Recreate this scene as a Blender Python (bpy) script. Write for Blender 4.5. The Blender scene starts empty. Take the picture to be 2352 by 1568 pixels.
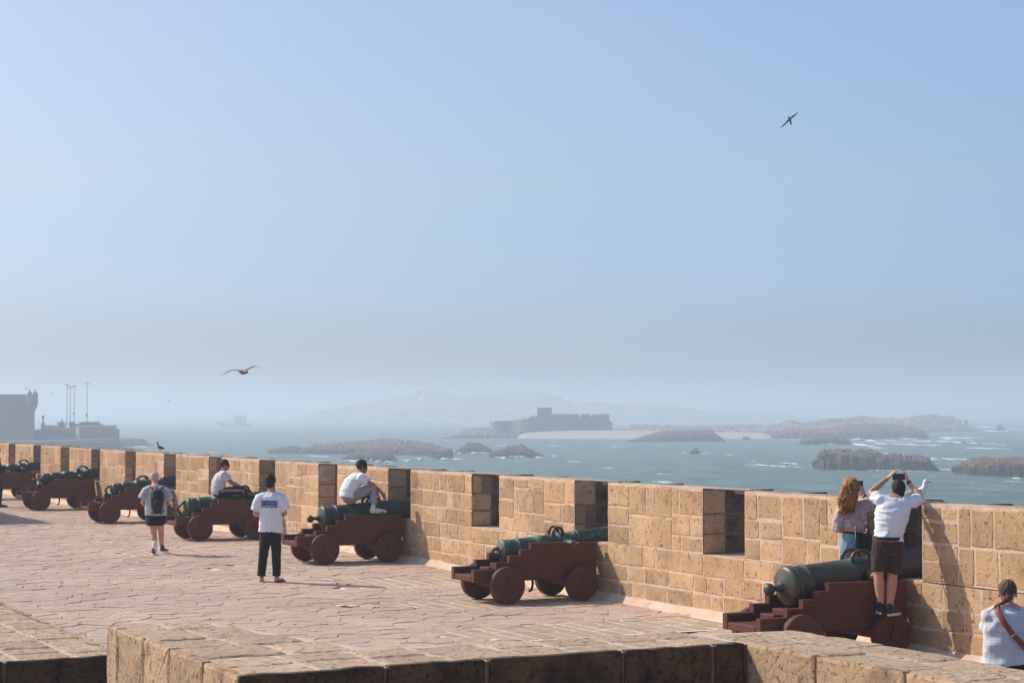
import bpy, bmesh, math, random
from mathutils import Vector, Matrix, noise
R = random.Random(7)
sc = bpy.context.scene
C = sc.collection

# ------------------------------------------------------------------ camera, world, sun, exposure
F, PITCH, EYE = 4500.0, math.atan(163 / 4500.0), 2.8
cd = bpy.data.cameras.new('camera'); cam = bpy.data.objects.new('camera', cd); C.objects.link(cam)
cam.location = (0, 0, EYE); cam.rotation_euler = (math.pi / 2 + PITCH, 0, 0)
cd.sensor_width = 36; cd.lens = 36 * F / 2352; cd.clip_start = 0.1; cd.clip_end = 30000
sc.camera = cam
SUN_AZ = Vector((-0.921, 0.390))            # horizontal direction towards the sun
SUN_EL = math.radians(40.5)
W = bpy.data.worlds.new('World'); sc.world = W; W.use_nodes = True
wn = W.node_tree.nodes; wl = W.node_tree.links
sky = wn.new('ShaderNodeTexSky'); sky.sky_type = 'NISHITA'; sky.sun_disc = False
sky.sun_elevation = SUN_EL; sky.sun_rotation = math.atan2(SUN_AZ.x, SUN_AZ.y)
sky.altitude = 0; sky.air_density = 1.2; sky.dust_density = 1.6; sky.ozone_density = 3.0
# low layer of sea mist: the sky dims and blues steadily towards the horizon
tc = wn.new('ShaderNodeTexCoord'); sx = wn.new('ShaderNodeSeparateXYZ'); wl.new(tc.outputs['Generated'], sx.inputs[0])
rp = wn.new('ShaderNodeValToRGB'); wl.new(sx.outputs[2], rp.inputs[0]); mu = wn.new('ShaderNodeMix'); mu.data_type = 'RGBA'; mu.blend_type = 'MULTIPLY'; mu.inputs[0].default_value = 1
el = rp.color_ramp.elements; el[0].position = 0.0; el[0].color = (.54, .70, .98, 1); el[1].position = .22; el[1].color = (.93, .975, 1.10, 1)
for p_, c_ in ((.025, (.55, .73, 1.18, 1)), (.058, (.655, .865, 1.43, 1)), (.09, (.70, .875, 1.25, 1)), (.118, (.80, .90, 1.13, 1))): q_ = rp.color_ramp.elements.new(p_); q_.color = c_
wl.new(sky.outputs[0], mu.inputs[6]); wl.new(rp.outputs[0], mu.inputs[7]); 
# bright aureole on the sun's side of the mist
dp = wn.new('ShaderNodeVectorMath'); dp.operation = 'DOT_PRODUCT'; wl.new(tc.outputs['Generated'], dp.inputs[0]); dp.inputs[1].default_value = (SUN_AZ.x, SUN_AZ.y, 0)
r2 = wn.new('ShaderNodeValToRGB'); wl.new(dp.outputs['Value'], r2.inputs[0]); m2 = wn.new('ShaderNodeMix'); m2.data_type = 'RGBA'; m2.blend_type = 'MULTIPLY'; m2.inputs[0].default_value = 1
el = r2.color_ramp.elements; el[0].position = 0.0; el[0].color = (.90, .97, 1.0, 1); el[1].position = 1.0; el[1].color = (1.35, 1.15, 1.02, 1)
for p_, c_ in ((.146, (.93, .98, 1.0, 1)), (.61, (1.13, .99, .925, 1))): q_ = el.new(p_); q_.color = c_
wl.new(mu.outputs[2], m2.inputs[6]); wl.new(r2.outputs[0], m2.inputs[7]); wl.new(m2.outputs[2], wn['Background'].inputs[0]); wn['Background'].inputs[1].default_value = 0.138
sd = bpy.data.lights.new('sun', 'SUN'); sd.energy = 4.6; sd.angle = math.radians(0.55); sd.color = (1.0, 0.93, 0.82)
so = bpy.data.objects.new('sun', sd); C.objects.link(so); so.location = (-50, 20, 60)
sv = Vector((SUN_AZ.x * math.cos(SUN_EL), SUN_AZ.y * math.cos(SUN_EL), math.sin(SUN_EL)))
so.rotation_euler = sv.to_track_quat('Z', 'Y').to_euler()
sc.view_settings.view_transform = 'Standard'; sc.view_settings.look = 'None'
sc.view_settings.exposure = 0.0; sc.view_settings.gamma = 1.0; sc.view_settings.use_curve_mapping = False
sc.cycles.use_denoising = True
sc.cycles.max_bounces = 6; sc.cycles.volume_bounces = 1

# ------------------------------------------------------------------ frame of the place
HAZE = 0.00080
AL = math.radians(26.7)
WV = Vector((-math.sin(AL), math.cos(AL), 0)); OV = Vector((math.cos(AL), math.sin(AL), 0)); ZV = Vector((0, 0, 1))
WALL = 14.71                                # distance of the rampart's inner face
SEA = -11.2
def S(s, o, z=0.0): return WV * s + OV * o + Vector((0, 0, z))
def ray(x, y):
    u = (x - 1176) / F; v = -(y - 784) / F
    return Vector((u, math.cos(PITCH) - v * math.sin(PITCH), math.sin(PITCH) + v * math.cos(PITCH)))
EYEP = Vector((0, 0, EYE))
def on_z(x, y, z): r = ray(x, y); return EYEP + r * ((z - EYE) / r.z)
def on_s(x, y, s): r = ray(x, y); return EYEP + r * (s / r.dot(WV))
def on_y(x, y, Y): r = ray(x, y); return EYEP + r * (Y / r.y)
def floor_z(s):
    t = min(1, max(0, (s - 27) / 6)); t = t * t * (3 - 2 * t)
    return -0.035 + 0.072 * t

# ------------------------------------------------------------------ objects
def tag(o, label=None, cat=None, group=None, kind=None):
    if label: o['label'] = label
    if cat: o['category'] = cat
    if group: o['group'] = group
    if kind: o['kind'] = kind
    return o
def empty(name, loc, label=None, cat=None, group=None, rz=0, kind=None):
    e = bpy.data.objects.new(name, None); C.objects.link(e); e.location = loc; e.rotation_euler.z = rz
    e.empty_display_size = 0.2
    return tag(e, label, cat, group, kind)
def link(name, me, mats, parent=None, loc=None):
    """mesh data whose vertices are in world space (or local to loc) -> object"""
    o = bpy.data.objects.new(name, me)
    for m in (mats if isinstance(mats, (list, tuple)) else [mats]):
        if len(me.materials) < 8 and m.name not in [x.name for x in me.materials]: me.materials.append(m)
    C.objects.link(o)
    if parent is not None: o.parent = parent
    if loc is not None: o.location = loc
    return o
class MB:
    """collects vertices and faces, with a per-vertex tint"""
    def __init__(s): s.v = []; s.f = []; s.t = []; s.mi = []
    def add(s, vs, fs, tint=0.5, mi=0):
        n = len(s.v); s.v += [tuple(v) for v in vs]; s.f += [tuple(i + n for i in f) for f in fs]
        s.t += [tint] * len(vs); s.mi += [mi] * len(fs)
    def mesh(s, name, origin=None, smooth=False):
        me = bpy.data.meshes.new(name)
        vs = s.v if origin is None else [(v[0] - origin[0], v[1] - origin[1], v[2] - origin[2]) for v in s.v]
        me.from_pydata(vs, [], s.f)
        a = me.attributes.new('tint', 'FLOAT', 'POINT'); a.data.foreach_set('value', s.t)
        me.polygons.foreach_set('material_index', s.mi)
        if smooth: me.polygons.foreach_set('use_smooth', [True] * len(me.polygons))
        me.update(); return me
    def build(s, name, mats, parent=None, origin=None, smooth=False, loc=None):
        return link(name, s.mesh(name, origin, smooth), mats, parent, loc)
    # shapes
    def box(s, c, hx, hy, hz, ax=None, ay=None, az=None, tint=0.5, mi=0, bev=0.0):
        ax = Vector(ax or (1, 0, 0)); ay = Vector(ay or (0, 1, 0)); az = Vector(az or (0, 0, 1)); c = Vector(c)
        if bev <= 0:
            vs = [c + ax * (hx * i) + ay * (hy * j) + az * (hz * k) for k in (-1, 1) for j in (-1, 1) for i in (-1, 1)]
            s.add(vs, [(0, 2, 3, 1), (4, 5, 7, 6), (0, 1, 5, 4), (2, 6, 7, 3), (0, 4, 6, 2), (1, 3, 7, 5)], tint, mi); return
        bev = min(bev, hx * .45, hy * .45, hz * .45)
        vs = []; idx = {}
        for k in (-1, 1):
            for j in (-1, 1):
                for i in (-1, 1):
                    for a in range(3):
                        h = [hx, hy, hz]; q = [h[n] - (bev if n != a else 0) for n in range(3)]
                        idx[(i, j, k, a)] = len(vs); vs.append(c + ax * (q[0] * i) + ay * (q[1] * j) + az * (q[2] * k))
        fs = []
        g = lambda i, j, k, a: idx[(i, j, k, a)]
        for d in (-1, 1):
            q = [g(d, -1, -1, 0), g(d, 1, -1, 0), g(d, 1, 1, 0), g(d, -1, 1, 0)]; fs.append(q if d > 0 else q[::-1])
            q = [g(-1, d, -1, 1), g(1, d, -1, 1), g(1, d, 1, 1), g(-1, d, 1, 1)]; fs.append(q if d < 0 else q[::-1])
            q = [g(-1, -1, d, 2), g(1, -1, d, 2), g(1, 1, d, 2), g(-1, 1, d, 2)]; fs.append(q if d > 0 else q[::-1])
        for a_ in (-1, 1):
            for b_ in (-1, 1):
                fs.append([g(a_, b_, -1, 0), g(a_, b_, 1, 0), g(a_, b_, 1, 1), g(a_, b_, -1, 1)])
                fs.append([g(a_, -1, b_, 0), g(a_, 1, b_, 0), g(a_, 1, b_, 2), g(a_, -1, b_, 2)])
                fs.append([g(-1, a_, b_, 1), g(1, a_, b_, 1), g(1, a_, b_, 2), g(-1, a_, b_, 2)])
        for i in (-1, 1):
            for j in (-1, 1):
                for k in (-1, 1): fs.append([g(i, j, k, 0), g(i, j, k, 1), g(i, j, k, 2)])
        s.add(vs, fs, tint, mi)
    def rings(s, rings, closed_ends=True, tint=0.5, mi=0):
        n = len(rings[0]); vs = [v for r in rings for v in r]; fs = []
        for a in range(len(rings) - 1):
            for b in range(n):
                c = (b + 1) % n
                fs.append((a * n + b, a * n + c, (a + 1) * n + c, (a + 1) * n + b))
        if closed_ends: fs.append(tuple(range(n))[::-1]); fs.append(tuple((len(rings) - 1) * n + i for i in range(n)))
        s.add(vs, fs, tint, mi)
    def lathe(s, base, axis, prof, n=28, tint=0.5, mi=0):
        axis = Vector(axis).normalized(); u = axis.orthogonal().normalized(); v = axis.cross(u); base = Vector(base)
        s.rings([[base + axis * x + (u * math.cos(2 * math.pi * k / n) + v * math.sin(2 * math.pi * k / n)) * max(r, 1e-4) for k in range(n)] for x, r in prof], True, tint, mi)
    def tube(s, pts, rad, n=10, side=None, tint=0.5, mi=0, cap=True):
        """rad: per point r or (r_side, r_other)"""
        pts = [Vector(p) for p in pts]; m = len(pts)
        if not isinstance(rad, (list, tuple)): rad = [rad] * m
        rings = []; prev = Vector(side).normalized() if side else None
        for i, p in enumerate(pts):
            t = (pts[min(i + 1, m - 1)] - pts[max(i - 1, 0)]).normalized()
            if prev is None: prev = t.orthogonal().normalized()
            u = (prev - t * prev.dot(t)).normalized(); v = t.cross(u)
            if side is None: prev = u
            r = rad[i]; a, b = r if isinstance(r, (list, tuple)) else (r, r)
            def ring(c, k): return [c + u * (a * k * math.cos(2 * math.pi * q / n)) + v * (b * k * math.sin(2 * math.pi * q / n)) for q in range(n)]
            if cap and i == 0:
                e = min(a, b)
                rings.append(ring(p - t * e * .95, .35)); rings.append(ring(p - t * e * .6, .8))
            rings.append(ring(p, 1))
            if cap and i == m - 1:
                e = min(a, b)
                rings.append(ring(p + t * e * .6, .8)); rings.append(ring(p + t * e * .95, .35))
        s.rings(rings, True, tint, mi)
    def ball(s, c, rx, ry=None, rz=None, ax=None, ay=None, az=None, n=12, m=8, tint=0.5, mi=0):
        ry = ry or rx; rz = rz or rx; c = Vector(c)
        ax = Vector(ax or (1, 0, 0)); ay = Vector(ay or (0, 1, 0)); az = Vector(az or (0, 0, 1))
        rings = []
        for j in range(m + 1):
            a = -math.pi / 2 + math.pi * (j + .0) / m
            cr = max(math.cos(a), .02)
            rings.append([c + ax * (rx * cr * math.cos(2 * math.pi * i / n)) + ay * (ry * cr * math.sin(2 * math.pi * i / n)) + az * (rz * math.sin(a)) for i in range(n)])
        s.rings(rings, True, tint, mi)

# ------------------------------------------------------------------ materials
def mat(name, c1, c2=None, scale=4.0, rough=0.85, bump=0.0, bscale=30.0, metal=0.0, detail=6, space='OBJECT', tint=None,
        c3=None, s3=8.0, t3=(.55, .7), stretch=None, spec=0.3, bdist=0.02, pits=0.0, pscale=40, sheen=0, c4=None, s4=1.5, t4=(.6, .68), bst=False):
    m = bpy.data.materials.new(name); m.use_nodes = True
    N = m.node_tree.nodes; L = m.node_tree.links; B = N['Principled BSDF']
    B.inputs['Roughness'].default_value = rough; B.inputs['Metallic'].default_value = metal
    B.inputs['Specular IOR Level'].default_value = spec
    if space == 'WORLD': src = N.new('ShaderNodeNewGeometry').outputs['Position']
    else: src = N.new('ShaderNodeTexCoord').outputs['Object']
    if stretch:
        mp = N.new('ShaderNodeMapping'); mp.inputs['Scale'].default_value = stretch; L.new(src, mp.inputs[0]); src2 = mp.outputs[0]
    else: src2 = src
    def nz(sc_, det=detail, ro=.6, v=None):
        n = N.new('ShaderNodeTexNoise'); n.inputs['Scale'].default_value = sc_; n.inputs['Detail'].default_value = det; n.inputs['Roughness'].default_value = ro
        L.new(v or src2, n.inputs['Vector']); return n.outputs['Fac']
    def ramp(f, a, b, ca, cb):
        r = N.new('ShaderNodeValToRGB'); r.color_ramp.elements[0].position = a; r.color_ramp.elements[1].position = b
        r.color_ramp.elements[0].color = (*ca, 1); r.color_ramp.elements[1].color = (*cb, 1); L.new(f, r.inputs[0]); return r.outputs[0]
    def mix(f, a, b, mode='MIX'):
        x = N.new('ShaderNodeMix'); x.data_type = 'RGBA'; x.blend_type = mode
        if isinstance(f, float): x.inputs[0].default_value = f
        else: L.new(f, x.inputs[0])
        for i, q in ((6, a), (7, b)):
            if isinstance(q, tuple): x.inputs[i].default_value = (*q, 1)
            else: L.new(q, x.inputs[i])
        return x.outputs[2]
    c2 = c2 or tuple(x * .8 for x in c1)
    col = ramp(nz(scale), .3, .7, c1, c2)
    if c3: col = mix(ramp(nz(s3, 8, .65), t3[0], t3[1], (0, 0, 0), (1, 1, 1)), col, c3)
    if c4: col = mix(ramp(nz(s4, 9, .7), t4[0], t4[1], (0, 0, 0), (1, 1, 1)), col, c4)
    if tint:
        at = N.new('ShaderNodeAttribute'); at.attribute_name = 'tint'
        col = mix(1.0, col, ramp(at.outputs['Fac'], 0, 1, tint[0], tint[1]), 'MULTIPLY')
        if len(tint) > 2:
            col = mix(ramp(at.outputs['Fac'], tint[3], tint[3] + .01, (0, 0, 0), (1, 1, 1)), col, tint[2])
    h = None
    if pits:
        pf = nz(pscale, 5, .7, src)
        pr = ramp(pf, .32, .43, (0, 0, 0), (1, 1, 1))
        col = mix(1.0, col, mix(float(1), (1, 1, 1), ramp(pf, .32, .41, (1 - pits, 1 - pits, 1 - pits), (1, 1, 1))), 'MULTIPLY')
        h = pr
    L.new(col, B.inputs['Base Color'])
    if bump:
        b1 = nz(bscale, 8, .65, src2 if bst else src)
        if h is not None:
            md = N.new('ShaderNodeMath'); md.operation = 'MULTIPLY_ADD'; L.new(h, md.inputs[0]); md.inputs[1].default_value = .8; L.new(b1, md.inputs[2]); b1 = md.outputs[0]
        b = N.new('ShaderNodeBump'); b.inputs['Strength'].default_value = bump; b.inputs['Distance'].default_value = bdist
        L.new(b1, b.inputs['Height']); L.new(b.outputs[0], B.inputs['Normal'])
    if sheen: B.inputs['Sheen Weight'].default_value = sheen
    return m
M = {}
TI = ((.62, .62, .64), (1.22, 1.16, 1.1))
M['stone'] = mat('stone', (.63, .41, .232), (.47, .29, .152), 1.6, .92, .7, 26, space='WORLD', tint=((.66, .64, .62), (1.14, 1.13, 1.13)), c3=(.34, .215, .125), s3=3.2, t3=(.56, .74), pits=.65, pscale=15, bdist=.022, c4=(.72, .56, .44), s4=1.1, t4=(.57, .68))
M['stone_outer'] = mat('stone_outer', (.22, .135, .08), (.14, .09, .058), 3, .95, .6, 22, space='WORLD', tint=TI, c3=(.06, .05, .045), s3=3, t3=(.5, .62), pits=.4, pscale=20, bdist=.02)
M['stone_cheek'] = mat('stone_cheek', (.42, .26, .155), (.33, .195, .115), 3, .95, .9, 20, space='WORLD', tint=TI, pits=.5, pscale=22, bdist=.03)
M['mortar'] = mat('mortar', (.70, .52, .39), (.52, .37, .26), 4, .95, .8, 22, space='WORLD', c3=(.34, .22, .14), s3=4, t3=(.60, .72), bdist=.02)
M['mortar_shaded'] = mat('mortar_shaded', (.30, .19, .125), (.20, .13, .085), 4, .95, .8, 22, space='WORLD', bdist=.02)  # darker copy of the mortar; its colour carries the shade
M['coping'] = mat('coping', (.56, .41, .28), (.46, .325, .215), 3, .95, .9, 20, space='WORLD', tint=TI, c3=(.36, .26, .18), s3=7, t3=(.57, .68), pits=.5, pscale=22, bdist=.02)
M['parapet'] = mat('parapet', (.56, .395, .245), (.45, .30, .18), 3, .95, .9, 28, space='WORLD', tint=TI, c3=(.24, .165, .105), s3=3.2, t3=(.54, .70), pits=.55, pscale=26, bdist=.016)
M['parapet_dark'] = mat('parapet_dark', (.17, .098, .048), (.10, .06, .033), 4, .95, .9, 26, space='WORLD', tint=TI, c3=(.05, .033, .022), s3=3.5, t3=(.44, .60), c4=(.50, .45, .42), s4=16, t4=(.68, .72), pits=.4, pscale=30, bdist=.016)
M['parapet_mortar'] = mat('parapet_mortar', (.62, .49, .38), (.52, .40, .30), 5, .95, .7, 30, space='WORLD', c3=(.52, .42, .34), s3=6, t3=(.5, .65), bdist=.01)
M['slab'] = mat('slab', (.52, .375, .275), (.44, .31, .235), 1.2, .85, .5, 18, space='WORLD', tint=((.86, .86, .88), (1.08, 1.05, 1.02)), c3=(.53, .40, .30), s3=.7, t3=(.5, .62), bdist=.014, pits=.55, pscale=7)
M['paver'] = mat('paver', (.47, .345, .24), (.39, .285, .20), 2.5, .9, .5, 18, space='WORLD', tint=((.82, .82, .82), (1.1, 1.08, 1.04)), c3=(.42, .33, .27), s3=2, bdist=.01)
M['paver_joint'] = mat('paver_joint', (.80, .66, .50), (.72, .58, .44), 6, .95, .4, 30, space='WORLD')
M['dirt'] = mat('dirt', (.09, .062, .05), (.34, .24, .185), 1.3, .95, .4, 20, space='WORLD')
M['red_paint'] = mat('red_paint', (.122, .040, .024), (.088, .028, .018), 6, .62, .6, 9, c3=(.15, .05, .035), s3=10, t3=(.55, .75), stretch=(1, 9, 9), spec=.22, bdist=.008, bst=True, c4=(.20, .085, .055), s4=5, t4=(.66, .72))
M['bronze'] = mat('bronze', (.028, .048, .030), (.017, .029, .019), 5, .48, .3, 40, metal=.1, c4=(.075, .115, .085), s4=8, t4=(.60, .74), c3=(.085, .05, .035), s3=3, t3=(.60, .75), spec=.6, bdist=.004)
M['bronze_brown'] = mat('bronze_brown', (.105, .050, .028), (.055, .045, .026), 5, .46, .2, 40, metal=.1, c3=(.032, .058, .034), s3=2.6, t3=(.46, .58), spec=.6, bdist=.004)
M['bronze_pale'] = mat('bronze_pale', (.075, .115, .080), (.042, .068, .046), 8, .55, .3, 40, metal=.1, c3=(.18, .25, .21), s3=14, t3=(.55, .7), spec=.5, bdist=.004)
M['iron'] = mat('iron', (.05, .03, .028), (.03, .02, .02), 12, .6, .3, 60, metal=.4)
def cloth(name, c, c2=None, sc_=8, rough=.9, bump=.35, bs=14, bd=.012): 
    M[name] = mat(name, c, c2 or tuple(x * .88 for x in c), sc_, rough, bump, bs, spec=.15, bdist=bd, sheen=.1)
cloth('white_cotton', (.78, .78, .82)); cloth('offwhite_cotton', (.60, .57, .58)); cloth('grey_cotton', (.46, .47, .46), (.40, .41, .40))
cloth('grey_jersey', (.30, .31, .36), (.25, .26, .31)); cloth('black_cloth', (.014, .014, .016)); cloth('brown_cloth', (.055, .032, .026))
cloth('black_track', (.012, .014, .018)); cloth('denim', (.17, .29, .40), (.26, .39, .50), 30); cloth('navy_leather', (.018, .022, .03), rough=.4, bump=.15)
cloth('black_nylon', (.014, .015, .018), rough=.55, bump=.5, bs=22); cloth('charcoal_nylon', (.02, .021, .024), rough=.6); cloth('tan_leather', (.28, .085, .045), (.22, .065, .035), 20, .45, .2)
cloth('striped_print', (.72, .72, .74)); cloth('cap_cloth', (.34, .37, .34), (.46, .47, .46), 60); cloth('white_sock', (.8, .8, .8)); cloth('shoe_white', (.66, .65, .60)); cloth('shoe_black', (.02, .022, .026), rough=.6)
cloth('sole_white', (.62, .60, .55)); cloth('blue_print', (.05, .16, .42)); cloth('sky_print', (.16, .40, .62)); cloth('navy_print', (.012, .018, .05)); cloth('coral_print', (.33, .13, .17)); cloth('sandal', (.09, .05, .035))
M['skin'] = mat('skin', (.52, .27, .18), (.46, .22, .145), 10, .55, .15, 60, spec=.35, bdist=.003)
M['skin_tan'] = mat('skin_tan', (.36, .17, .105), (.30, .135, .08), 10, .55, .15, 60, spec=.35, bdist=.003)
M['skin_pale'] = mat('skin_pale', (.60, .33, .25), (.54, .25, .19), 10, .55, .15, 60, spec=.35, bdist=.003)
M['hair_dark'] = mat('hair_dark', (.022, .015, .012), (.010, .008, .007), 40, .8, .8, 60, spec=.4, bdist=.006)
M['hair_brown'] = mat('hair_brown', (.15, .085, .048), (.055, .034, .022), 30, .8, .8, 60, spec=.4, bdist=.006, stretch=(3, 3, .6))
M['hair_ginger'] = mat('hair_ginger', (.42, .175, .045), (.20, .075, .02), 9, .5, .9, 30, spec=.4, bdist=.015, c3=(.58, .30, .10), s3=14, t3=(.5, .65))
M['dark_glass'] = mat('dark_glass', (.008, .008, .01), None, 5, .12, spec=.7)
M['screen_dark'] = mat('screen_dark', (.010, .016, .040), (.02, .03, .07), 30, .15, spec=.6)
M['phone_case'] = mat('phone_case', (.012, .012, .014), None, 5, .4)
M['steel'] = mat('steel', (.6, .6, .6), None, 5, .3, metal=1)
M['feather_white'] = mat('feather_white', (.80, .79, .76), (.72, .71, .69), 20, .8, .3, 60)
M['feather_grey'] = mat('feather_grey', (.42, .44, .47), (.34, .36, .40), 20, .8, .3, 60)
M['feather_brown'] = mat('feather_brown', (.32, .24, .20), (.15, .12, .11), 22, .8, .5, 60)
M['feather_dark'] = mat('feather_dark', (.07, .07, .075), (.11, .10, .10), 22, .8, .3, 60)
M['beak'] = mat('beak', (.65, .45, .12), None, 5, .5); M['beak_dark'] = mat('beak_dark', (.03, .025, .025), None, 5, .5)
M['bird_leg'] = mat('bird_leg', (.45, .25, .2), None, 5, .6)
M['rock'] = mat('rock', (.19, .125, .08), (.09, .062, .044), .3, .95, 1.0, .5, space='WORLD', c3=(.28, .195, .13), s3=.4, t3=(.52, .66), bdist=2.5, tint=((.40, .41, .44), (1.75, 1.62, 1.5)))
M['rock_dark'] = mat('rock_dark', (.125, .086, .060), (.068, .050, .040), .3, .95, 1.0, .5, space='WORLD', c3=(.20, .145, .105), s3=.4, t3=(.54, .68), bdist=2.5, tint=((.40, .41, .44), (1.75, 1.62, 1.5)))
M['rock_guano'] = mat('rock_guano', (.20, .16, .125), (.12, .098, .085), .1, .95, 1.0, .4, space='WORLD', c3=(.66, .62, .56), s3=.6, t3=(.60, .64), bdist=2.5, tint=((.40, .41, .44), (1.75, 1.62, 1.5)))
M['island_earth'] = mat('island_earth', (.44, .31, .22), (.26, .19, .14), .06, .95, .9, .25, space='WORLD', c3=(.16, .125, .10), s3=.09, t3=(.5, .62), bdist=3.0, tint=((.35, .36, .4), (1.25, 1.2, 1.15)))
M['hill'] = mat('hill', (.32, .305, .26), (.26, .25, .215), .004, .95, .6, .02, space='WORLD', c3=(.42, .31, .22), s3=.007, t3=(.52, .60), bdist=20)
M['sand'] = mat('sand', (.50, .41, .33), (.40, .33, .26), .2, .95, .3, 2, space='WORLD')
M['far_stone'] = mat('far_stone', (.26, .205, .175), (.18, .145, .13), .3, .95, .6, .8, space='WORLD', bdist=.3)
M['far_stone_pale'] = mat('far_stone_pale', (.40, .31, .24), (.30, .23, .18), .3, .95, .4, .8, space='WORLD', bdist=.3)
M['fort_stone'] = mat('fort_stone', (.115, .085, .068), (.075, .058, .05), .12, .95, .6, .8, space='WORLD', c3=(.17, .125, .095), s3=.2, bdist=.3)
M['whitewash'] = mat('whitewash', (.78, .77, .74), None, .5, .8)
M['mast_metal'] = mat('mast_metal', (.24, .23, .23), None, 1, .5, metal=.3)
M['hull'] = mat('hull', (.44, .47, .52), (.5, .52, .55), .5, .7)
M['foam'] = mat('foam', (.74, .77, .76), (.50, .56, .56), .4, .9, .8, 1.2, space='WORLD', bdist=.5)
def water():
    m = bpy.data.materials.new('water'); m.use_nodes = True; N = m.node_tree.nodes; L = m.node_tree.links; B = N['Principled BSDF']
    g = N.new('ShaderNodeNewGeometry').outputs['Position']
    def nz(sc_, st, det, ro=.6):
        mp = N.new('ShaderNodeMapping'); mp.inputs['Scale'].default_value = st; L.new(g, mp.inputs[0])
        n = N.new('ShaderNodeTexNoise'); n.inputs['Scale'].default_value = sc_; n.inputs['Detail'].default_value = det; n.inputs['Roughness'].default_value = ro; L.new(mp.outputs[0], n.inputs[0]); return n.outputs['Fac']
    def ramp(f, a, b, ca, cb):
        r = N.new('ShaderNodeValToRGB'); r.color_ramp.elements[0].position = a; r.color_ramp.elements[1].position = b
        r.color_ramp.elements[0].color = (*ca, 1); r.color_ramp.elements[1].color = (*cb, 1); L.new(f, r.inputs[0]); return r.outputs[0]
    def mix(f, a, b):
        x = N.new('ShaderNodeMix'); x.data_type = 'RGBA'; L.new(f, x.inputs[0]); L.new(a, x.inputs[6])
        if isinstance(b, tuple): x.inputs[7].default_value = (*b, 1)
        else: L.new(b, x.inputs[7])
        return x.outputs[2]
    a = ramp(nz(.012, (1, .35, 1), 4), .35, .65, (.062, .108, .078), (.086, .142, .100))
    st = nz(.16, (.7, .28, 1), 6, .7)
    a = mix(ramp(st, .45, .66, (0, 0, 0), (1, 1, 1)), a, (.14, .20, .165))
    caps = nz(.10, (.8, .22, 1), 9, .62); big = nz(.006, (1, .6, 1), 2)
    # whitecaps: only where both the fine and the coarse noise are high
    mu = N.new('ShaderNodeMath'); mu.operation = 'MULTIPLY_ADD'; L.new(big, mu.inputs[0]); mu.inputs[1].default_value = .35; L.new(caps, mu.inputs[2])
    a = mix(ramp(mu.outputs[0], .845, .885, (0, 0, 0), (1, 1, 1)), a, (.75, .78, .78))
    L.new(a, B.inputs['Base Color']); B.inputs['Roughness'].default_value = .42; B.inputs['IOR'].default_value = 1.33
    B.inputs['Specular IOR Level'].default_value = .22
    b = N.new('ShaderNodeBump'); b.inputs['Strength'].default_value = .9; b.inputs['Distance'].default_value = 1.6
    L.new(nz(.13, (.8, .35, 1), 10, .65), b.inputs['Height']); L.new(b.outputs[0], B.inputs['Normal'])
    return m
M['water'] = water()
def stripes(name, c1, c2, scale, axis=2, th=.5, dist=0.0):
    m = M[name] = mat(name, c1, c2, 8, .9, .35, 14, bdist=.012, spec=.15); N = m.node_tree.nodes; L = m.node_tree.links
    w = N.new('ShaderNodeTexWave'); w.bands_direction = 'XYZ'[axis]; w.inputs['Scale'].default_value = scale; w.inputs['Distortion'].default_value = dist
    L.new(N.new('ShaderNodeTexCoord').outputs['Object'], w.inputs[0])
    r = N.new('ShaderNodeValToRGB'); r.color_ramp.elements[0].position = th; r.color_ramp.elements[1].position = th + .15
    r.color_ramp.elements[0].color = (*c1, 1); r.color_ramp.elements[1].color = (*c2, 1); L.new(w.outputs[1], r.inputs[0])
    L.new(r.outputs[0], N['Principled BSDF'].inputs['Base Color'])
stripes('striped_tee', (.60, .61, .64), (.53, .545, .585), 14, 2, .45, 1.2)
M['floral'] = mat('floral', (.62, .56, .53), (.42, .17, .19), 28, .9, .4, 14, c3=(.20, .20, .22), s3=45, t3=(.56, .62), bdist=.012, spec=.15)

def foam_mat():
    m = M['foam']; N = m.node_tree.nodes; L = m.node_tree.links
    g = N.new('ShaderNodeNewGeometry'); mp = N.new('ShaderNodeMapping'); mp.inputs['Scale'].default_value = (.5, .25, 1); L.new(g.outputs['Position'], mp.inputs[0])
    n = N.new('ShaderNodeTexNoise'); n.inputs['Scale'].default_value = 1.1; n.inputs['Detail'].default_value = 8; L.new(mp.outputs[0], n.inputs[0])
    at = N.new('ShaderNodeAttribute'); at.attribute_name = 'tint'; ad = N.new('ShaderNodeMath'); L.new(n.outputs['Fac'], ad.inputs[0]); L.new(at.outputs['Fac'], ad.inputs[1])
    r = N.new('ShaderNodeMapRange'); r.inputs['From Min'].default_value = .50; r.inputs['From Max'].default_value = 1.02; L.new(ad.outputs[0], r.inputs[0]); L.new(r.outputs[0], N['Principled BSDF'].inputs['Alpha'])
foam_mat()

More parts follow.
